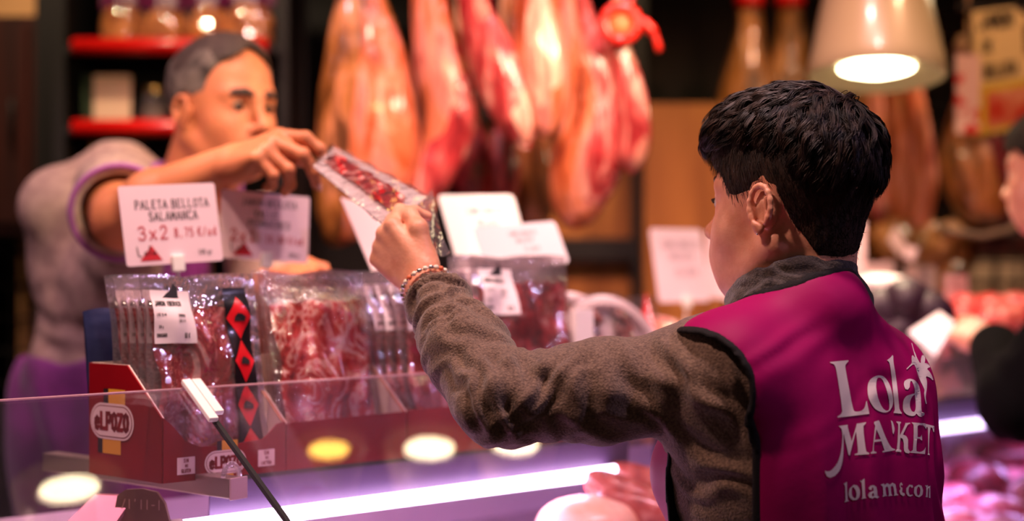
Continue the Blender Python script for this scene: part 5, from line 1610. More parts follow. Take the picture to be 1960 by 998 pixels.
card(at(905, 436, 2.35), at(1062, 423, 2.45), at(900, 520, 2.35) + np.array([0.03, 0, 0]), BL_, 'wide bright white price card just in front of the tall one', M_cardw, logo_=False, rad=.05)
card(at(1243, 437, 2.95), at(1341, 439, 3.05), at(1262, 580, 2.95), BL_, 'pink price card left of the customer\'s face', logo_=False, rad=.06)
card(at(1352, 440, 3.1), at(1440, 452, 3.2), at(1352, 570, 3.1), [], 'pale price card just behind the customer\'s mouth', M_card, logo_=False, rad=.06)
card(at(1590, 420, 3.2), at(1657, 424, 3.28), at(1590, 530, 3.2), BL_, 'pale pink price card touching the nape of the neck', logo_=False, rad=.05)
card(at(1655, 505, 3.4), at(1712, 500, 3.5), at(1655, 556, 3.4), [], 'small pink price card right of the scarf', logo_=False)
card(at(1733, 508, 3.5), at(1790, 510, 3.6), at(1733, 560, 3.5), BL_, 'small pink price card above the dark sausages', logo_=False)
card(at(1808, 526, 3.3), at(1852, 526, 3.38), at(1812, 610, 3.3), BL_, 'narrow upright pink price card above the other shopper\'s hand', logo_=False)

# ------------------------------------------------------------------ the packet being handed over
P1, P2_, P3_, P4 = at(600, 318, 2.07), at(640, 281, 2.17), at(818, 377, 2.0), at(742, 436, 1.90)
t = thing('ham_packet', (P1 + P3_) / 2, 'thin packet of sliced ham held between the two hands', 'packet')
pn = nrm(np.cross(P4 - P1, P2_ - P1)); pn = pn if pn[1] < 0 else -pn
def pk(u, v, e=0.0): return (1 - u) * (1 - v) * P1 + u * (1 - v) * P4 + u * v * P3_ + (1 - u) * v * P2_ + pn * e
V, Fs = grid_surf(lambda u, v: pk(u, v, -.002), 2, 2)
MB().hexa([pk(0, 0, -.002), pk(1, 0, -.002), pk(1, 1, -.002), pk(0, 1, -.002), pk(0, 0, 0), pk(1, 0, 0), pk(1, 1, 0), pk(0, 1, 0)]).build('backing_card', M_cardw, t)
for i in range(9):
    rs = np.random.RandomState(i); a = .05 + .085 * i
    V, Fs = grid_surf(lambda u, v: pk(a + .17 * u + .012 * math.sin(v * 9 + i), .26 + .44 * v + .02 * math.sin(u * 6 + i), .0018 + .0035 * math.sin(u * math.pi) + .0012 * math.sin(v * 12 + i * 2) + .0008 * i % .002), 7, 14)
    py_obj('ham_slice', V, Fs, M_ham2, t, True)
V, Fs = grid_surf(lambda u, v: pk(-.03 + 1.10 * u, -.05 + 1.1 * v, .007 * (math.sin(math.pi * min(max(u, 0), 1)) * math.sin(math.pi * v)) ** .5 + .0018 * math.sin(u * 30 + v * 9) + .001), 34, 16)
py_obj('film', V, Fs, M_film, t, True)
def flap(u, v):
    a = pk(1.0, .25 + .85 * v, .001); b = at(862, 488, 1.88) * (v) + at(800, 470, 1.86) * (1 - v)
    return a * (1 - u) + b * u + pn * (.006 * math.sin(u * 5 + v * 8))
V, Fs = grid_surf(flap, 14, 10)
py_obj('loose_film_end', V, Fs, M_film_soft, t, True)
# ------------------------------------------------------------------ hanging hams
M_skin_y = marble('cured_ham_rind', [(.32, srgb(58, 32, 14)), (.42, srgb(122, 72, 28)), (.52, srgb(168, 106, 50)), (.60, srgb(196, 128, 84)), (.70, srgb(84, 48, 22))], 13, 1.4, rough=.35, bump=1.0, coat=.6, stretch=(1, 1, .25), bscale=50)
M_skin_o = marble('orange_ham_rind', [(.32, srgb(120, 44, 24)), (.42, srgb(176, 84, 44)), (.52, srgb(206, 116, 78)), (.60, srgb(226, 140, 124)), (.70, srgb(160, 56, 50))], 13, 1.5, rough=.3, bump=1.0, coat=.7, stretch=(1, 1, .25), bscale=50)
M_face_r = marble('red_ham_face', [(.28, srgb(96, 20, 26)), (.42, srgb(164, 44, 48)), (.54, srgb(196, 84, 80)), (.64, srgb(226, 156, 140))], 16, 2.0, rough=.25, bump=1.0, coat=1.0, bscale=60, stretch=(1, 1, .25))
M_face_f = marble('fatty_ham_face', [(.28, srgb(150, 40, 44)), (.42, srgb(196, 88, 80)), (.54, srgb(230, 156, 132)), (.66, srgb(244, 206, 178))], 14, 1.8, rough=.22, bump=1.0, coat=1.0, bscale=60, stretch=(1, 1, .25))
M_dark = marble('dark_cured_meat', [(.25, srgb(50, 12, 20)), (.5, srgb(110, 22, 34)), (.7, srgb(160, 50, 60))], 12, 1.5, rough=.4, bump=.8, coat=.4)
M_rope = mat('twine', srgb(190, 150, 110), .8)
def catmull(P, n):
    P = [np.asarray(p, float) for p in P]; P = [2 * P[0] - P[1]] + P + [2 * P[-1] - P[-2]]; out = []
    for i in range(1, len(P) - 2):
        for k in range(n):
            t = k / n
            out.append(.5 * ((2*P[i]) + (-P[i-1]+P[i+1])*t + (2*P[i-1]-5*P[i]+4*P[i+1]-P[i+2])*t*t + (-P[i-1]+3*P[i]-3*P[i+1]+P[i+2])*t**3))
    out.append(P[-2]); return out
def ham(spec, Y, skin, face, label, depth=.72, a0=-60, a1=75, grp='cured hams hanging from the rail', seed=0, name='cured_ham', top=2.13, cat='ham', cap=None):
    """spec: (px, py, half width px) from the shank down"""
    C = catmull([(at(x, y, Y)[0], at(x, y, Y)[2], w / F * Y) for x, y, w in spec], 5)
    Pn = [np.array([c[0], Y, c[1]]) for c in C]; Rd = [max(c[2], .002) for c in C]
    t = thing(name, Pn[0], label, cat, grp)
    n = 32; N_ = len(Pn)
    def ring(i, a, sc=1.0):
        r = Rd[i]; p = Pn[i]
        q = np.array([p[0] + r * sc * math.sin(a), p[1] - r * depth * sc * math.cos(a), p[2]])
        return q
    V = [ring(i, 2 * math.pi * k / n) for i in range(N_) for k in range(n)]
    V = np.array(V); ctr = np.repeat(np.array(Pn), n, 0); dr = V - ctr; dr /= np.linalg.norm(dr, axis=1)[:, None] + 1e-9
    V = V + dr * (fbm(V, 14, seed, 3) * .10 * np.repeat(np.array(Rd), n))[:, None]
    Fs = []
    for i in range(N_ - 1):
        for k in range(n): Fs.append((i * n + k, i * n + (k + 1) % n, (i + 1) * n + (k + 1) % n, (i + 1) * n + k))
    Fs.append(tuple(range(n))); Fs.append(tuple((N_ - 1) * n + k for k in range(n))[::-1])
    py_obj('rind', V, Fs, skin, t, True)
    if face is not None:
        # the trimmed face: a raised lens on the front
        A0, A1 = math.radians(a0), math.radians(a1); i0 = int(N_ * .10)
        def fn(u, v):
            x = i0 + v * (N_ - 2 - i0); i = int(x); f = x - i
            half = math.sin(math.pi * min(max(v, .02), .985)) ** .45
            mid = (A0 + A1) / 2; a = mid + (u - .5) * (A1 - A0) * half
            e = 1.03 + .06 * (math.sin(math.pi * u) ** .5) * half
            q = (ring(i, a, e) * (1 - f) + ring(min(i + 1, N_ - 1), a, e) * f)
            return q
        V, Fs = grid_surf(fn, 16, 40); V = np.array(V)
        V += np.array([0, -1, 0]) * (fbm(V, 22, seed + 5, 3) * .008)[:, None]
        py_obj('trimmed_face', V, Fs, face, t, True)
    mb = MB(); p = Pn[0]
    mb.tube([p - [0, 0, .03], p + [0, 0, .02], (p[0], Y, top)], .004, 6); mb.build('twine', M_rope, t, True)
    if cap is not None:
        MB().tube([p + [0, 0, .02], p - [0, 0, .05], p - [0, 0, .07]], [Rd[0] * 1.1, Rd[2] * 1.2, Rd[3] * 1.15], 16).build('red_cap', cap, t, True)
    return t
ham([(700, -60, 26), (694, 0, 44), (706, 120, 80), (706, 230, 98), (702, 330, 98), (680, 410, 72), (655, 458, 36), (645, 472, 8)], 3.10, M_skin_y, M_skin_o, 'largest ham, yellow-brown rind, leftmost on the rail', .7, -15, 80, seed=1)
ham([(818, -60, 22), (822, 0, 34), (846, 120, 48), (866, 215, 50), (846, 300, 46), (812, 370, 40), (800, 415, 20), (798, 428, 5)], 3.05, M_skin_o, M_face_r, 'red ham with orange lower tip, second from left on the rail', .75, -45, 80, seed=2)
ham([(900, -60, 22), (905, 0, 30), (935, 90, 46), (966, 180, 48), (990, 245, 34), (1004, 285, 8)], 3.00, M_face_r, M_face_f, 'slim pink ham leaning to the right, third from left', .7, -10, 60, seed=3)
ham([(1030, -60, 34), (1028, 20, 50), (1036, 110, 54), (1042, 190, 40), (1042, 245, 24), (1040, 266, 5)], 3.00, M_skin_o, M_face_f, 'short ham with glossy cream-coloured fat stripe', .8, -35, 45, seed=4)
ham([(1092, -60, 24), (1098, 20, 40), (1124, 120, 62), (1140, 210, 66), (1124, 310, 72), (1110, 380, 56), (1104, 425, 30), (1102, 440, 6)], 3.05, M_skin_o, M_face_r, 'big ham with orange left side and wet red face', .75, -5, 80, seed=5)
ham([(1176, 40, 12), (1184, 90, 22), (1204, 170, 30), (1216, 245, 30), (1210, 305, 26), (1208, 332, 6)], 3.0, M_face_r, M_face_f, 'narrow red ham at the right end of rail under red bow', .8, 0, 70, seed=6)
ham([(985, -50, 16), (980, 20, 26), (988, 130, 40), (1010, 260, 46), (1020, 360, 50), (1012, 430, 36), (1008, 462, 6)], 3.40, M_skin_y, None, 'brown ham hanging behind the cream-striped ham', .8, seed=7)
ham([(876, 150, 14), (880, 220, 34), (896, 290, 52), (905, 350, 54), (900, 400, 30), (900, 420, 6)], 3.30, M_dark, M_dark, 'dark purplish cured joint behind the two slim hams', .8, -40, 40, seed=8, name='cured_joint', cat='meat')
ham([(960, 240, 14), (962, 300, 30), (958, 360, 34), (950, 410, 22), (948, 425, 5)], 3.25, M_face_r, M_dark, 'small dark red joint below the leaning pink ham', .8, -40, 40, seed=9, name='cured_joint', cat='meat')
# rail with hooks
rl = thing('hanging_rail', (.1, 3.1, 2.13), 'steel rail at the top edge from which the hams hang', 'rail')
MB().tube([(-.50, 3.05, 2.135), (.55, 3.05, 2.135)], .009, 10).build('rail', M_steel, rl, True)
for x in (-.45, .5): MB().tube([(x, 3.05, 2.135), (x, 3.05, 3.3)], .006, 8).build('drop_rod', M_steel, rl, True)
# red plastic bow at the right end
M_bow = mat('glossy_red_ribbon', srgb(224, 30, 14), .25, coat=.6)
c = at(1188, 45, 2.95)
t = thing('red_bow', c, 'glossy red ribbon ring with drooping tail beside the last ham', 'ribbon')
mb = MB(); mb.tube([c + .034 * np.array([math.cos(a), 0, math.sin(a)]) for a in np.linspace(0, 2 * math.pi, 25)], .012, 10, cap=False); mb.build('ring', M_bow, t, True)
MB().lathe(c + [0, .004, 0], [(1e-3, -.004), (.024, -.004), (.024, .004), (1e-3, .004)], (0, 1, 0), 20).build('seal', mat('ochre_seal', srgb(196, 120, 70), .5), t, True)
mb = MB(); mb.tube(catmull([c + [.028, 0, .012], at(1232, 44, 2.95), at(1252, 66, 2.95), at(1262, 98, 2.95)], 6), [.015] * 6 + [.019] * 6 + [.012] * 7, 10, flat=.6); mb.build('tail', M_bow, t, True)
mb = MB(); mb.tube(catmull([c + [.01, 0, .03], at(1205, 10, 2.95), at(1210, -40, 2.95)], 5), .012, 8, flat=.6); mb.build('tail', M_bow, t, True)
mb = MB(); mb.tube([c + [0, 0, .03], (c[0], 3.05, 2.13)], .003, 6); mb.build('string', M_rope, t)
# second group on the right
G2 = 'slim hams hanging behind the counter on the right'
ham([(1668, 60, 10), (1672, 160, 16), (1680, 260, 24), (1690, 340, 32), (1688, 400, 26), (1684, 440, 5)], 3.9, M_skin_o, M_face_r, 'slim orange ham nearest the customer\'s hair', .8, -80, 20, G2, 11, top=2.6)
ham([(1702, 60, 10), (1706, 160, 18), (1722, 260, 28), (1734, 350, 32), (1728, 410, 24), (1724, 450, 5)], 3.8, M_skin_o, M_skin_y, 'slim orange ham in the middle of the right group', .8, 10, 80, G2, 12, top=2.6)
ham([(1736, 60, 10), (1744, 160, 18), (1758, 260, 24), (1768, 350, 26), (1762, 420, 20), (1758, 466, 5)], 3.7, M_skin_o, None, 'slim orange ham farthest right under the lamp', .8, 0, 60, G2, 13, top=2.6)
ham([(1640, 40, 12), (1642, 170, 18), (1650, 300, 30), (1655, 390, 32), (1650, 450, 6)], 4.0, M_skin_y, None, 'dark brown slim ham half hidden by the hair', .8, 0, 60, G2, 14, top=2.6)
for k, (x, L) in enumerate(((1434, 'dark ham with red cap above the customer\'s fringe'), (1512, 'dark ham with red cap just left of the lamp'))):
    ham([(x, -30, 22), (x, 60, 26), (x - 4, 150, 44), (x - 6, 230, 60), (x - 4, 300, 54), (x, 350, 8)], 4.3, M_skin_y, None, L, .8, 0, 60, 'red-capped hams in the dark background', 20 + k, top=2.9, cap=M_redpl)
# netted ham on its stand, with red and white tag
t_ = ham([(1852, 120, 12), (1850, 180, 22), (1858, 250, 48), (1872, 320, 72), (1888, 390, 66), (1890, 425, 40), (1890, 436, 8)], 3.55, M_skin_y, M_dark, 'golden netted ham at the right edge with red and white tag', .8, 10, 80, 'netted ham', 30, top=2.7)
p0 = at(1836, 115, 3.42); 
MB().box(at(1852, 180, 3.42), (.058, .004, .19)).build('tag_card', mat('red_white_tag', srgb(210, 40, 34), .5, col2=srgb(236, 200, 186), cscale=14, lo=.48, hi=.52), t_)
MB().lathe(at(1850, 95, 3.5), [(1e-3, -.02), (.03, -.012), (.034, .01), (.02, .035), (1e-3, .04)], n=16).build('shank_knob', mat('bone', srgb(190, 160, 120), .5), t_, True)
mb = MB()
mb.tube([at(1795, 430, 3.5), at(1830, 445, 3.48), at(1880, 452, 3.47), at(1930, 440, 3.48), at(1960, 420, 3.5)], .014, 10, flat=.6)
tag(mb.build('white_plate', mat('grey_plate', srgb(130, 110, 92), .5), None, True), 'curved grey plate edge under the netted ham', 'plate')
sh = MB().box(at(1990, 470, 3.75), (.42, .35, .05), None, 0, .004).build('dark_shelf', M_cab); tag(sh, 'dark wooden shelf under the netted ham', 'shelf')
# poster
TLp, TRp, BLp = at(1862, 22, 3.45), at(2030, 2, 3.60), at(1868, 262, 3.45)
t = thing('poster', BLp, 'cream and yellow JAMON DE BELLOTA poster in the top right corner', 'poster')
ex, ey = TRp - TLp, TLp - BLp; n = nrm(np.cross(ey, ex)); n = n if n[1] < 0 else -n
M_poster = mat('cream_poster', srgb(238, 214, 150), .5); 
MB().prism([BLp, BLp + ex, BLp + ex + ey, BLp + ey], -n, .004).build('sheet', M_poster, t)
fn = lambda a, b: BLp + ex * a + ey * b + n * .001
put_polys('yellow_field', [[(0.02, .01), (.98, .01), (.98, .40), (.02, .40)]], fn, mat('poster_yellow', srgb(222, 190, 60), .5), t)
put_polys('photo_field', [[(.12, .05), (.96, .05), (.96, .34), (.12, .34)]], lambda a, b: fn(a, b) + n * .0006, mat('poster_food', srgb(206, 60, 40), .5, col2=srgb(236, 170, 130), cscale=10), t)
put_polys('photo_field', [[(.56, .60), (.90, .60), (.90, .84), (.56, .84)]], lambda a, b: fn(a, b) + n * .0006, mat('poster_dark_photo', srgb(90, 70, 40), .5, col2=srgb(170, 130, 70), cscale=12), t)
for tx, x, y, h, wd in (('JAMON', .06, .845, .125, .74), ('DE', .10, .66, .095, .7), ('BELLOTA', .10, .45, .105, .62)):
    ps, _ = letters(tx, 0, 0, h, wd * 1.0, .2, serif=True); asp = np.linalg.norm(ey) / np.linalg.norm(ex)
    put_polys('lettering', [[(x + q[0] * asp, y + q[1]) for q in p] for p in ps], lambda a, b: fn(a, b) + n * .0008, M_ink, t)
MB().box(BLp + ex * .5 + ey * 1.0, (.30, .01, .012)).build('top_strip', M_black, t)

for _m in (M_skin_y, M_skin_o, M_face_r, M_face_f):
    _m.node_tree.nodes['Principled BSDF'].inputs['Coat Roughness'].default_value = .06
    [n for n in _m.node_tree.nodes if n.type == 'BUMP'][0].inputs['Distance'].default_value = .012
# ------------------------------------------------------------------ meats on the deck and beyond
M_pale = marble('pale_cheese_rind', [(.3, srgb(238, 150, 96)), (.5, srgb(246, 200, 168)), (.7, srgb(250, 224, 206))], 5, .6, rough=.4, bump=.15, coat=.3)
M_cut = marble('fresh_pink_meat', [(.3, srgb(190, 70, 90)), (.48, srgb(224, 120, 140)), (.6, srgb(240, 180, 196)), (.7, srgb(250, 226, 232))], 14, 1.8, rough=.3, bump=.6, coat=.6)
M_saus = marble('cured_sausage_skin', [(.3, srgb(130, 40, 36)), (.5, srgb(180, 84, 70)), (.7, srgb(226, 160, 140))], 20, .8, rough=.4, bump=.5, coat=.4)
def blob(name, r, mt, seed, label, cat, grp, amp=.12, res=10):
    n1, n2 = 22, 16; V = []; Fs = []
    for j in range(n2 + 1):
        for i in range(n1):
            a = 2 * math.pi * i / n1; b = math.pi * j / n2
            V.append((math.sin(b) * math.cos(a), math.sin(b) * math.sin(a), math.cos(b)))
    V = np.array(V); d = 1 + amp * fbm(V, 2.6, seed, 3)
    V = np.sign(V) * np.abs(V) ** .85 * d[:, None] * np.array(r)
    for j in range(n2):
        for i in range(n1): Fs.append((j * n1 + i, j * n1 + (i + 1) % n1, (j + 1) * n1 + (i + 1) % n1, (j + 1) * n1 + i))
    o = py_obj(name, V, Fs, mt, None, True)
    return tag(o, label, cat, grp)
def put(o, s, t, z, rz=0, rx=0):
    o.location = tuple(cp(s, t, z)); o.rotation_euler = (rx, 0, rz)
def dup(o, label=None):
    c = copy_tree(o)
    if label: c['label'] = label
    return c
def deck_z(t): return 1.02 - (t + .38) / (.615) * .065
big = blob('cheese_wheel', (.085, .075, .055), M_pale, 3, 'big pale orange-rimmed round under the LED left of the tabard', 'cheese', None, .05)
big.location = tuple(at(1125, 962, 2.22)); big.location.z = 1.075
ss = blob('cured_sausage', (.085, .026, .026), M_saus, 7, 'rust-red sausage beside the big pale round', 'sausage', 'sausages on the lit deck')
ss.location = tuple(at(1195, 945, 2.25)); ss.rotation_euler = (0, .3, -.5)
for i, (px, py, Y, rz) in enumerate(((1235, 925, 2.3, -.7), (1228, 975, 2.22, -.3), (1262, 985, 2.25, .2))):
    c = dup(ss, ['pale sausage end next to the tabard\'s front edge', 'lower sausage next to the tabard\'s front edge', 'sausage hidden mostly behind the tabard front'][i]); c.location = tuple(at(px, py, Y)); c.rotation_euler = (0, .2, rz)
rs = np.random.RandomState(11)
c1 = blob('meat_cut', (.075, .055, .035), M_cut, 1, 'pink marbled cut of fresh meat on the lit deck', 'meat', 'pink meat cuts on the lit deck')
c2 = blob('meat_cut', (.06, .06, .028), M_cut, 2, 'pink marbled cut of fresh meat on the lit deck', 'meat', 'pink meat cuts on the lit deck', .2)
c3 = blob('meat_joint', (.07, .045, .045), M_dark, 4, 'dark cured joint on the lit deck', 'meat', 'dark joints on the lit deck')
c4 = blob('pale_sausage', (.09, .024, .024), M_pale, 5, 'pale sausage on the lit deck', 'sausage', 'pale sausages on the lit deck')
first = {id(x): True for x in (c1, c2, c3, c4)}
s = 1.0; k = 0
ROWS = ['rear row', 'second row', 'middle row', 'fourth row', 'glass-side row']
NTH = ['first', 'second', 'third', 'fourth', 'fifth', 'sixth', 'seventh', 'eighth', 'ninth', 'tenth', 'eleventh', 'twelfth', 'thirteenth', 'fourteenth', 'fifteenth', 'sixteenth', 'last']
cnt = {}
for s in np.arange(.98, 3.0, .145):
    for ri, tt in enumerate((-.25, -.12, .0, .12, .215)):
        if s < 1.15 and tt < -.1: continue
        o = (c1, c2, c3, c1, c4, c2, c1)[rs.randint(7)]
        if first.pop(id(o), None): c = o
        else: c = copy_tree(o)
        base = {'meat_cut': 'pink marbled cut', 'meat_joint': 'dark cured joint', 'pale_sausage': 'pale sausage'}[c.name.split('.')[0]]
        cnt[ri] = cnt.get(ri, 0) + 1
        c['label'] = '%s on the lit deck, %s, %s from the tabard side' % (base, ROWS[ri], NTH[cnt[ri] - 1])
        put(c, s + rs.uniform(-.02, .02), tt, deck_z(tt) + .028 + (.02 if c.name.startswith('meat_j') else 0), rs.uniform(0, 3.1), rs.uniform(-.2, .2))
# white trays at the left of the deck
for i, s in enumerate((.12, .42)):
    t = thing('enamel_tray', cp(s, .05, 1.0), ['white enamel tray under the LED next to the glass seam', 'white enamel tray under the middle of the LED'][i], 'tray')
    cbox('tray', s - .13, s + .13, -.20, .20, .995, 1.012, M_deck, t, .004)
    for q in (-.128, .122): cbox('rim', s + q, s + q + .006, -.20, .20, 1.012, 1.022, M_white, t)
# goods on top of the shelf farther along
x1 = blob('ham_wedge', (.09, .07, .07), M_face_f, 8, 'pale pink ham wedge below the pink price card', 'meat', None); put(x1, 1.0, -.10, 1.285, .4)
x2 = blob('ham_wedge', (.08, .06, .045), M_face_r, 9, 'red ham wedge just left of the scarf', 'meat', None); put(x2, 1.17, -.06, 1.262, .2)
x3 = blob('ham_wedge', (.12, .10, .09), M_face_f, 10, 'large blush ham wedge behind the red one', 'meat', None); put(x3, 1.12, -.30, 1.305, 1.0)
x4 = blob('ham_wedge', (.08, .07, .06), M_face_f, 12, 'blush ham wedge under the pale price card', 'meat', None); put(x4, 1.34, -.20, 1.28, .6)
tp2 = copy_tree(tp); stand(tp2, .95, -.30, ZS, .3); tp2['label'] = 'white arched tray pack below the pink price card'
o = MB().prism([at(1222, 640, 2.55), at(1250, 690, 2.5), at(1268, 690, 2.5), at(1236, 560, 2.6)], (0, 1, 0), .006).build('red_card', M_redpl); tag(o, 'narrow slanting red card right of the arched tray', 'card')
# far shelf: sausages in a row, dark salami, chops
grp = 'red chops heaped along the far shelf'
m0 = blob('meat_chop', (.05, .035, .03), marble('red_chop', [(.3, srgb(150, 24, 34)), (.5, srgb(214, 70, 70)), (.68, srgb(240, 150, 140))], 16, 1.2, coat=.7), 21, 'red chop in the heap above the other shopper\'s hand', 'meat', grp)
for i in range(34):
    c = m0 if i == 0 else copy_tree(m0)
    c['label'] = 'red chop in the %s row of the far heap, %s from the left' % (['front', 'back'][i // 17], NTH[i % 17])
    px = 1700 + (i % 17) * 19; p = at(px + rs.uniform(-5, 5), 612 - (i // 17) * 22 + rs.uniform(-5, 5), 3.25 + .1 * (i // 17))
    c.location = tuple(p); c.rotation_euler = (rs.uniform(0, .6), rs.uniform(-.4, .4), rs.uniform(0, 3))
d0_ = blob('black_salami', (.07, .05, .05), mat('black_salami_skin', srgb(44, 24, 40), .5, bump=.5, bscale=40), 31, 'round dark salami right of the scarf', 'sausage', 'dark salamis by the scarf')
for i, (px, py, L) in enumerate(((1700, 600, None), (1740, 582, 'purplish salami under the small pink price card'), (1768, 605, 'dark salami touching the white paper'), (1680, 640, 'dark salami next to the tabard shoulder'), (1725, 640, 'lowest dark salami by the tabard shoulder'))):
    c = d0_ if i == 0 else dup(d0_, L); c.location = tuple(at(px, py, 3.05)); c.rotation_euler = (0, .3, i)
cbox('raised_display_step', 1.45, 3.1, -.40, -.12, 1.216, 1.285, M_steelw, ct)
# bowl-like pale parcel right of the scarf
o = blob('wrapped_parcel', (.06, .05, .025), M_cardw, 33, 'shiny pale wrapped parcel right of the scarf', 'packet', None, .08); o.location = tuple(at(1688, 545, 3.15))
# bunches hanging/lying in the dark background
o0 = blob('yellow_sausage_bunch', (.07, .05, .06), M_skin_y, 35, 'golden sausage bunch under the netted ham', 'sausage', 'golden bunches in the background', .3)
for i, (px, py, L) in enumerate(((1830, 480, None), (1812, 545, 'golden bunch left of the narrow price card'), (1770, 480, 'golden bunch under the slim hams'), (1700, 470, 'golden bunch behind the pink papers'))):
    c = o0 if i == 0 else dup(o0, L); c.location = tuple(at(px, py, 3.7)); c.rotation_euler = (.2 * i, .3, i)
sh = MB().box(at(1790, 590, 3.75), (.62, .30, .03), None, 0, .003).build('back_shelf', M_cab); tag(sh, 'dark back shelf carrying the golden sausage bunches', 'shelf')
o = MB().prism([at(1715, 430, 3.5), at(1735, 470, 3.5), at(1722, 490, 3.5), at(1700, 460, 3.5)], (0, 1, 0), .003).build('paper_tag', M_card); tag(o, 'crumpled pink tag under the slim hams, left one', 'tag')
o = MB().prism([at(1735, 470, 3.45), at(1758, 475, 3.45), at(1748, 500, 3.45), at(1728, 492, 3.45)], (0, 1, 0), .003).build('paper_tag', M_card); tag(o, 'crumpled pink tag under the slim hams, right one', 'tag')
# pale fridge with wire grid at the far right
t = thing('wire_grid_case', (1.5, 4.3, .15), 'pale case with black wire grid at the right edge', 'case')
for i in range(4):
    x0 = X_(1852, 4.3) + i * .10
    slab('back_board', (x0, 4.32, 1.15), (x0 + .085, 4.34, 1.50), mat('taupe_board', srgb(168, 140, 116), .6), t)
for i in range(7): MB().tube([(1.36, 4.28, 1.16 + i * .055), (1.85, 4.28, 1.16 + i * .055)], .004, 6).build('wire', M_black, t)
for i in range(7): MB().tube([(1.38 + i * .07, 4.275, 1.1), (1.38 + i * .07, 4.275, 1.5)], .004, 6).build('wire', M_black, t)

# ------------------------------------------------------------------ the other shopper at the right edge
M_coat = mat('black_wool_coat', srgb(12, 10, 11), .95, spec=.1, bump=.5, bscale=200)
ST = Frame((1.21, 2.62, 0), (-.45, .89, 0), (-.03, .05, 1), 1.07)
SH = Frame((1.100, 2.86, 1.672), (-.72, .69, -.12), (0, .05, 1), 1.02)
shopper = thing('person', ST.p(0, 0, 0), 'second shopper in black coat at the right edge holding white paper', 'person')
s_sh = ST.p(-.01, .165, 1.37); s_el = at(1945, 770, 2.58); s_wr = at(1900, 655, 2.78)
fd = Field(grid_axis(.78, 1.50, .014, [(.80, 1.24, .004)]), grid_axis(2.30, 3.05, .014, [(2.6, 3.03, .004)]), grid_axis(.02, 1.85, .016, [(1.28, 1.42, .004), (1.52, 1.83, .004)]))
head_sdf(fd, SH, True, 1.05); fd.cone(SH.p(-.03, 0, -.03), ST.p(-.02, 0, 1.43), .052, .056, .03)
torso_sdf(fd, ST); legs(fd, ST)
fd.chain([s_sh, s_el, s_wr], [.05, .042, .027], .02); fd.chain([ST.p(-.01, -.17, 1.33), ST.p(.03, -.21, 1.1), ST.p(.2, -.1, 1.0)], [.05, .04, .03], .02)
sf = Frame(s_wr, at(1835, 628, 2.86) - s_wr, (-.1, -.75, .6), 1.0)
hand_sdf(fd, sf, -1, [(20, 30, 20), (24, 34, 20), (30, 40, 24), (36, 44, 24)], [(.02, -.024, -.01), (.05, -.045, -.02), (.078, -.045, -.03), (.10, -.035, -.035)])
V, Q = surface(fd); np_obj('body', V, Q, M_skin, shopper); eyes_for(SH, shopper, None, M_eye, M_iris, M_hair_dark)
fd = Field(grid_axis(.80, 1.60, .008), grid_axis(2.28, 3.02, .008), grid_axis(.30, 1.62, .009))
torso_sdf(fd, ST, .022); fd.chain([s_sh, s_el, s_el * .12 + s_wr * .88], [.072, .066, .050], .03); fd.chain([ST.p(-.01, -.17, 1.33), ST.p(.03, -.21, 1.1), ST.p(.18, -.12, 1.02)], [.07, .06, .05], .03)
fd.cone(ST.p(-.01, 0, .95), ST.p(-.01, 0, .52), .18, .20, .06)
V, Q = surface(fd); N = normals(V, Q); V = fold(V, N, s_el, [1, 0, .3], .05, .005, .10, 0, 1, .4); np_obj('coat', V, Q, M_coat, shopper)
fd = Field(grid_axis(.9, 1.5, .009), grid_axis(2.3, 3.0, .009), grid_axis(0, .60, .012)); legs(fd, ST, .012)
for q in (1, -1): fd.chain([ST.p(-.03, .11 * q, .05), ST.p(.15, .12 * q, .04)], [.045, .036], .03)
V, Q = surface(fd); np_obj('trousers', V, Q, M_trouser, shopper)
fd = Field(grid_axis(.93, 1.26, .005), grid_axis(2.68, 3.04, .005), grid_axis(1.55, 1.84, .005))
fd.ell(SH.p(-.022, 0, .050), (.100, .086, .094), SH.R, .01); fd.ell(SH.p(.025, 0, .07), (.075, .072, .065), SH.R, .02); fd.ell(SH.p(-.05, 0, -.02), (.055, .06, .06), SH.R, .02)
V, Q = surface(fd); N = normals(V, Q); V += N * (fbm(V, 120, 3, 2) * .002)[:, None]
lm = SH.loc(V); keep = (lm[:, 2] > np.interp(lm[:, 0], [-.1, 0, .02, .05, .1], [-.09, -.03, .0, .05, .06])); Q = Q[keep[Q].all(1)]
np_obj('hair', V, Q, M_hair_base, shopper)
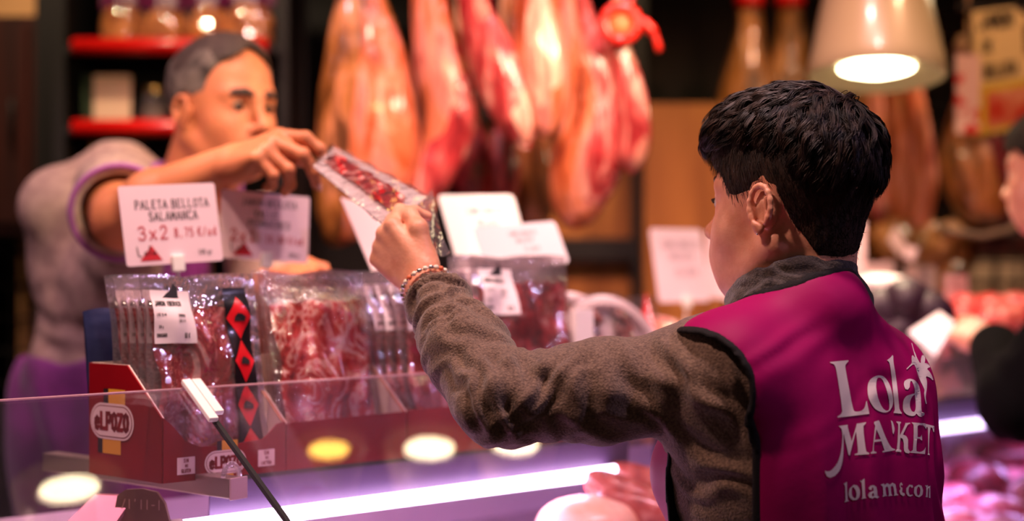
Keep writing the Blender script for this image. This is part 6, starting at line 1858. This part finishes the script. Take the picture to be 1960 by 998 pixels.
o = MB().prism([at(1738, 636, 2.88), at(1798, 596, 2.90), at(1828, 618, 2.86), at(1790, 684, 2.84)], nrm([.1, 1, .2]), .0012).build('white_paper', M_cardw)
tag(o, 'folded white paper held in the second shopper\'s hand', 'paper')

# bracelet of the customer in front
c = w_wr - u_fa * .012; e1 = nrm(np.cross(u_fa, [0, 0, 1])); e2 = np.cross(u_fa, e1)
tb = None
Mb1 = mat('pearl_bead', srgb(238, 222, 200), .2, coat=.6); Mb2 = mat('silver_bead', srgb(190, 190, 186), .25, metal=.9); Mb3 = mat('coral_bead', srgb(220, 110, 70), .3)
for i in range(26):
    a = 2 * math.pi * i / 26
    p = c + .0335 * (math.cos(a) * e1 + math.sin(a) * e2 * .95)
    ax = -math.sin(a) * e1 + math.cos(a) * e2
    m_ = (Mb1, Mb2, Mb1, Mb3, Mb1, Mb2)[i % 6]
    if tb is None:
        mb = MB(); mb.tube([c + .0335 * (math.cos(q) * e1 + math.sin(q) * e2 * .95) for q in np.linspace(0, 2 * math.pi, 33)], .0012, 6, cap=False)
        tb = mb.build('bracelet', M_steel, woman, True)
    MB().lathe(p, [(1e-4, -.0036), (.0026, -.0026), (.0034, 0), (.0026, .0026), (1e-4, .0036)], ax, 10).build('bead', m_, tb, True)
for i, (p, tg, pw, co) in enumerate(FILL_SPOTS):
    t = thing('fill_spot', p, 'added fill spotlight out of view, number of its place unseen', 'lamp', 'added fill spotlights out of view')
    t['label'] = 'added black fill spotlight aimed at ' + ['the chorizo packets', 'the ham packets', 'the middle hams', 'the largest ham', 'the vendor\'s face', 'the slim hams on the right', 'the tabard back', 'the red shelves', 'the wooden cupboard', 'the grey sleeve', 'the purple apron'][i]
    d = nrm(np.array(tg) - np.array(p)); p = np.array(p)
    MB().lathe(p, [(.06, 0), (.06, -.10), (.05, -.11), (1e-3, -.11)], d, 20).build('housing', M_black, t, True)
    MB().tube([p - d * .10, (p[0], p[1], 3.3)], .01, 8).build('stem', M_black, t)
    l = lamp('spot_light', 'SPOT', tuple(p + d * .01), pw, co, .06, tg, 62, .6); l.parent = t; l.matrix_parent_inverse = t.matrix_basis.inverted()
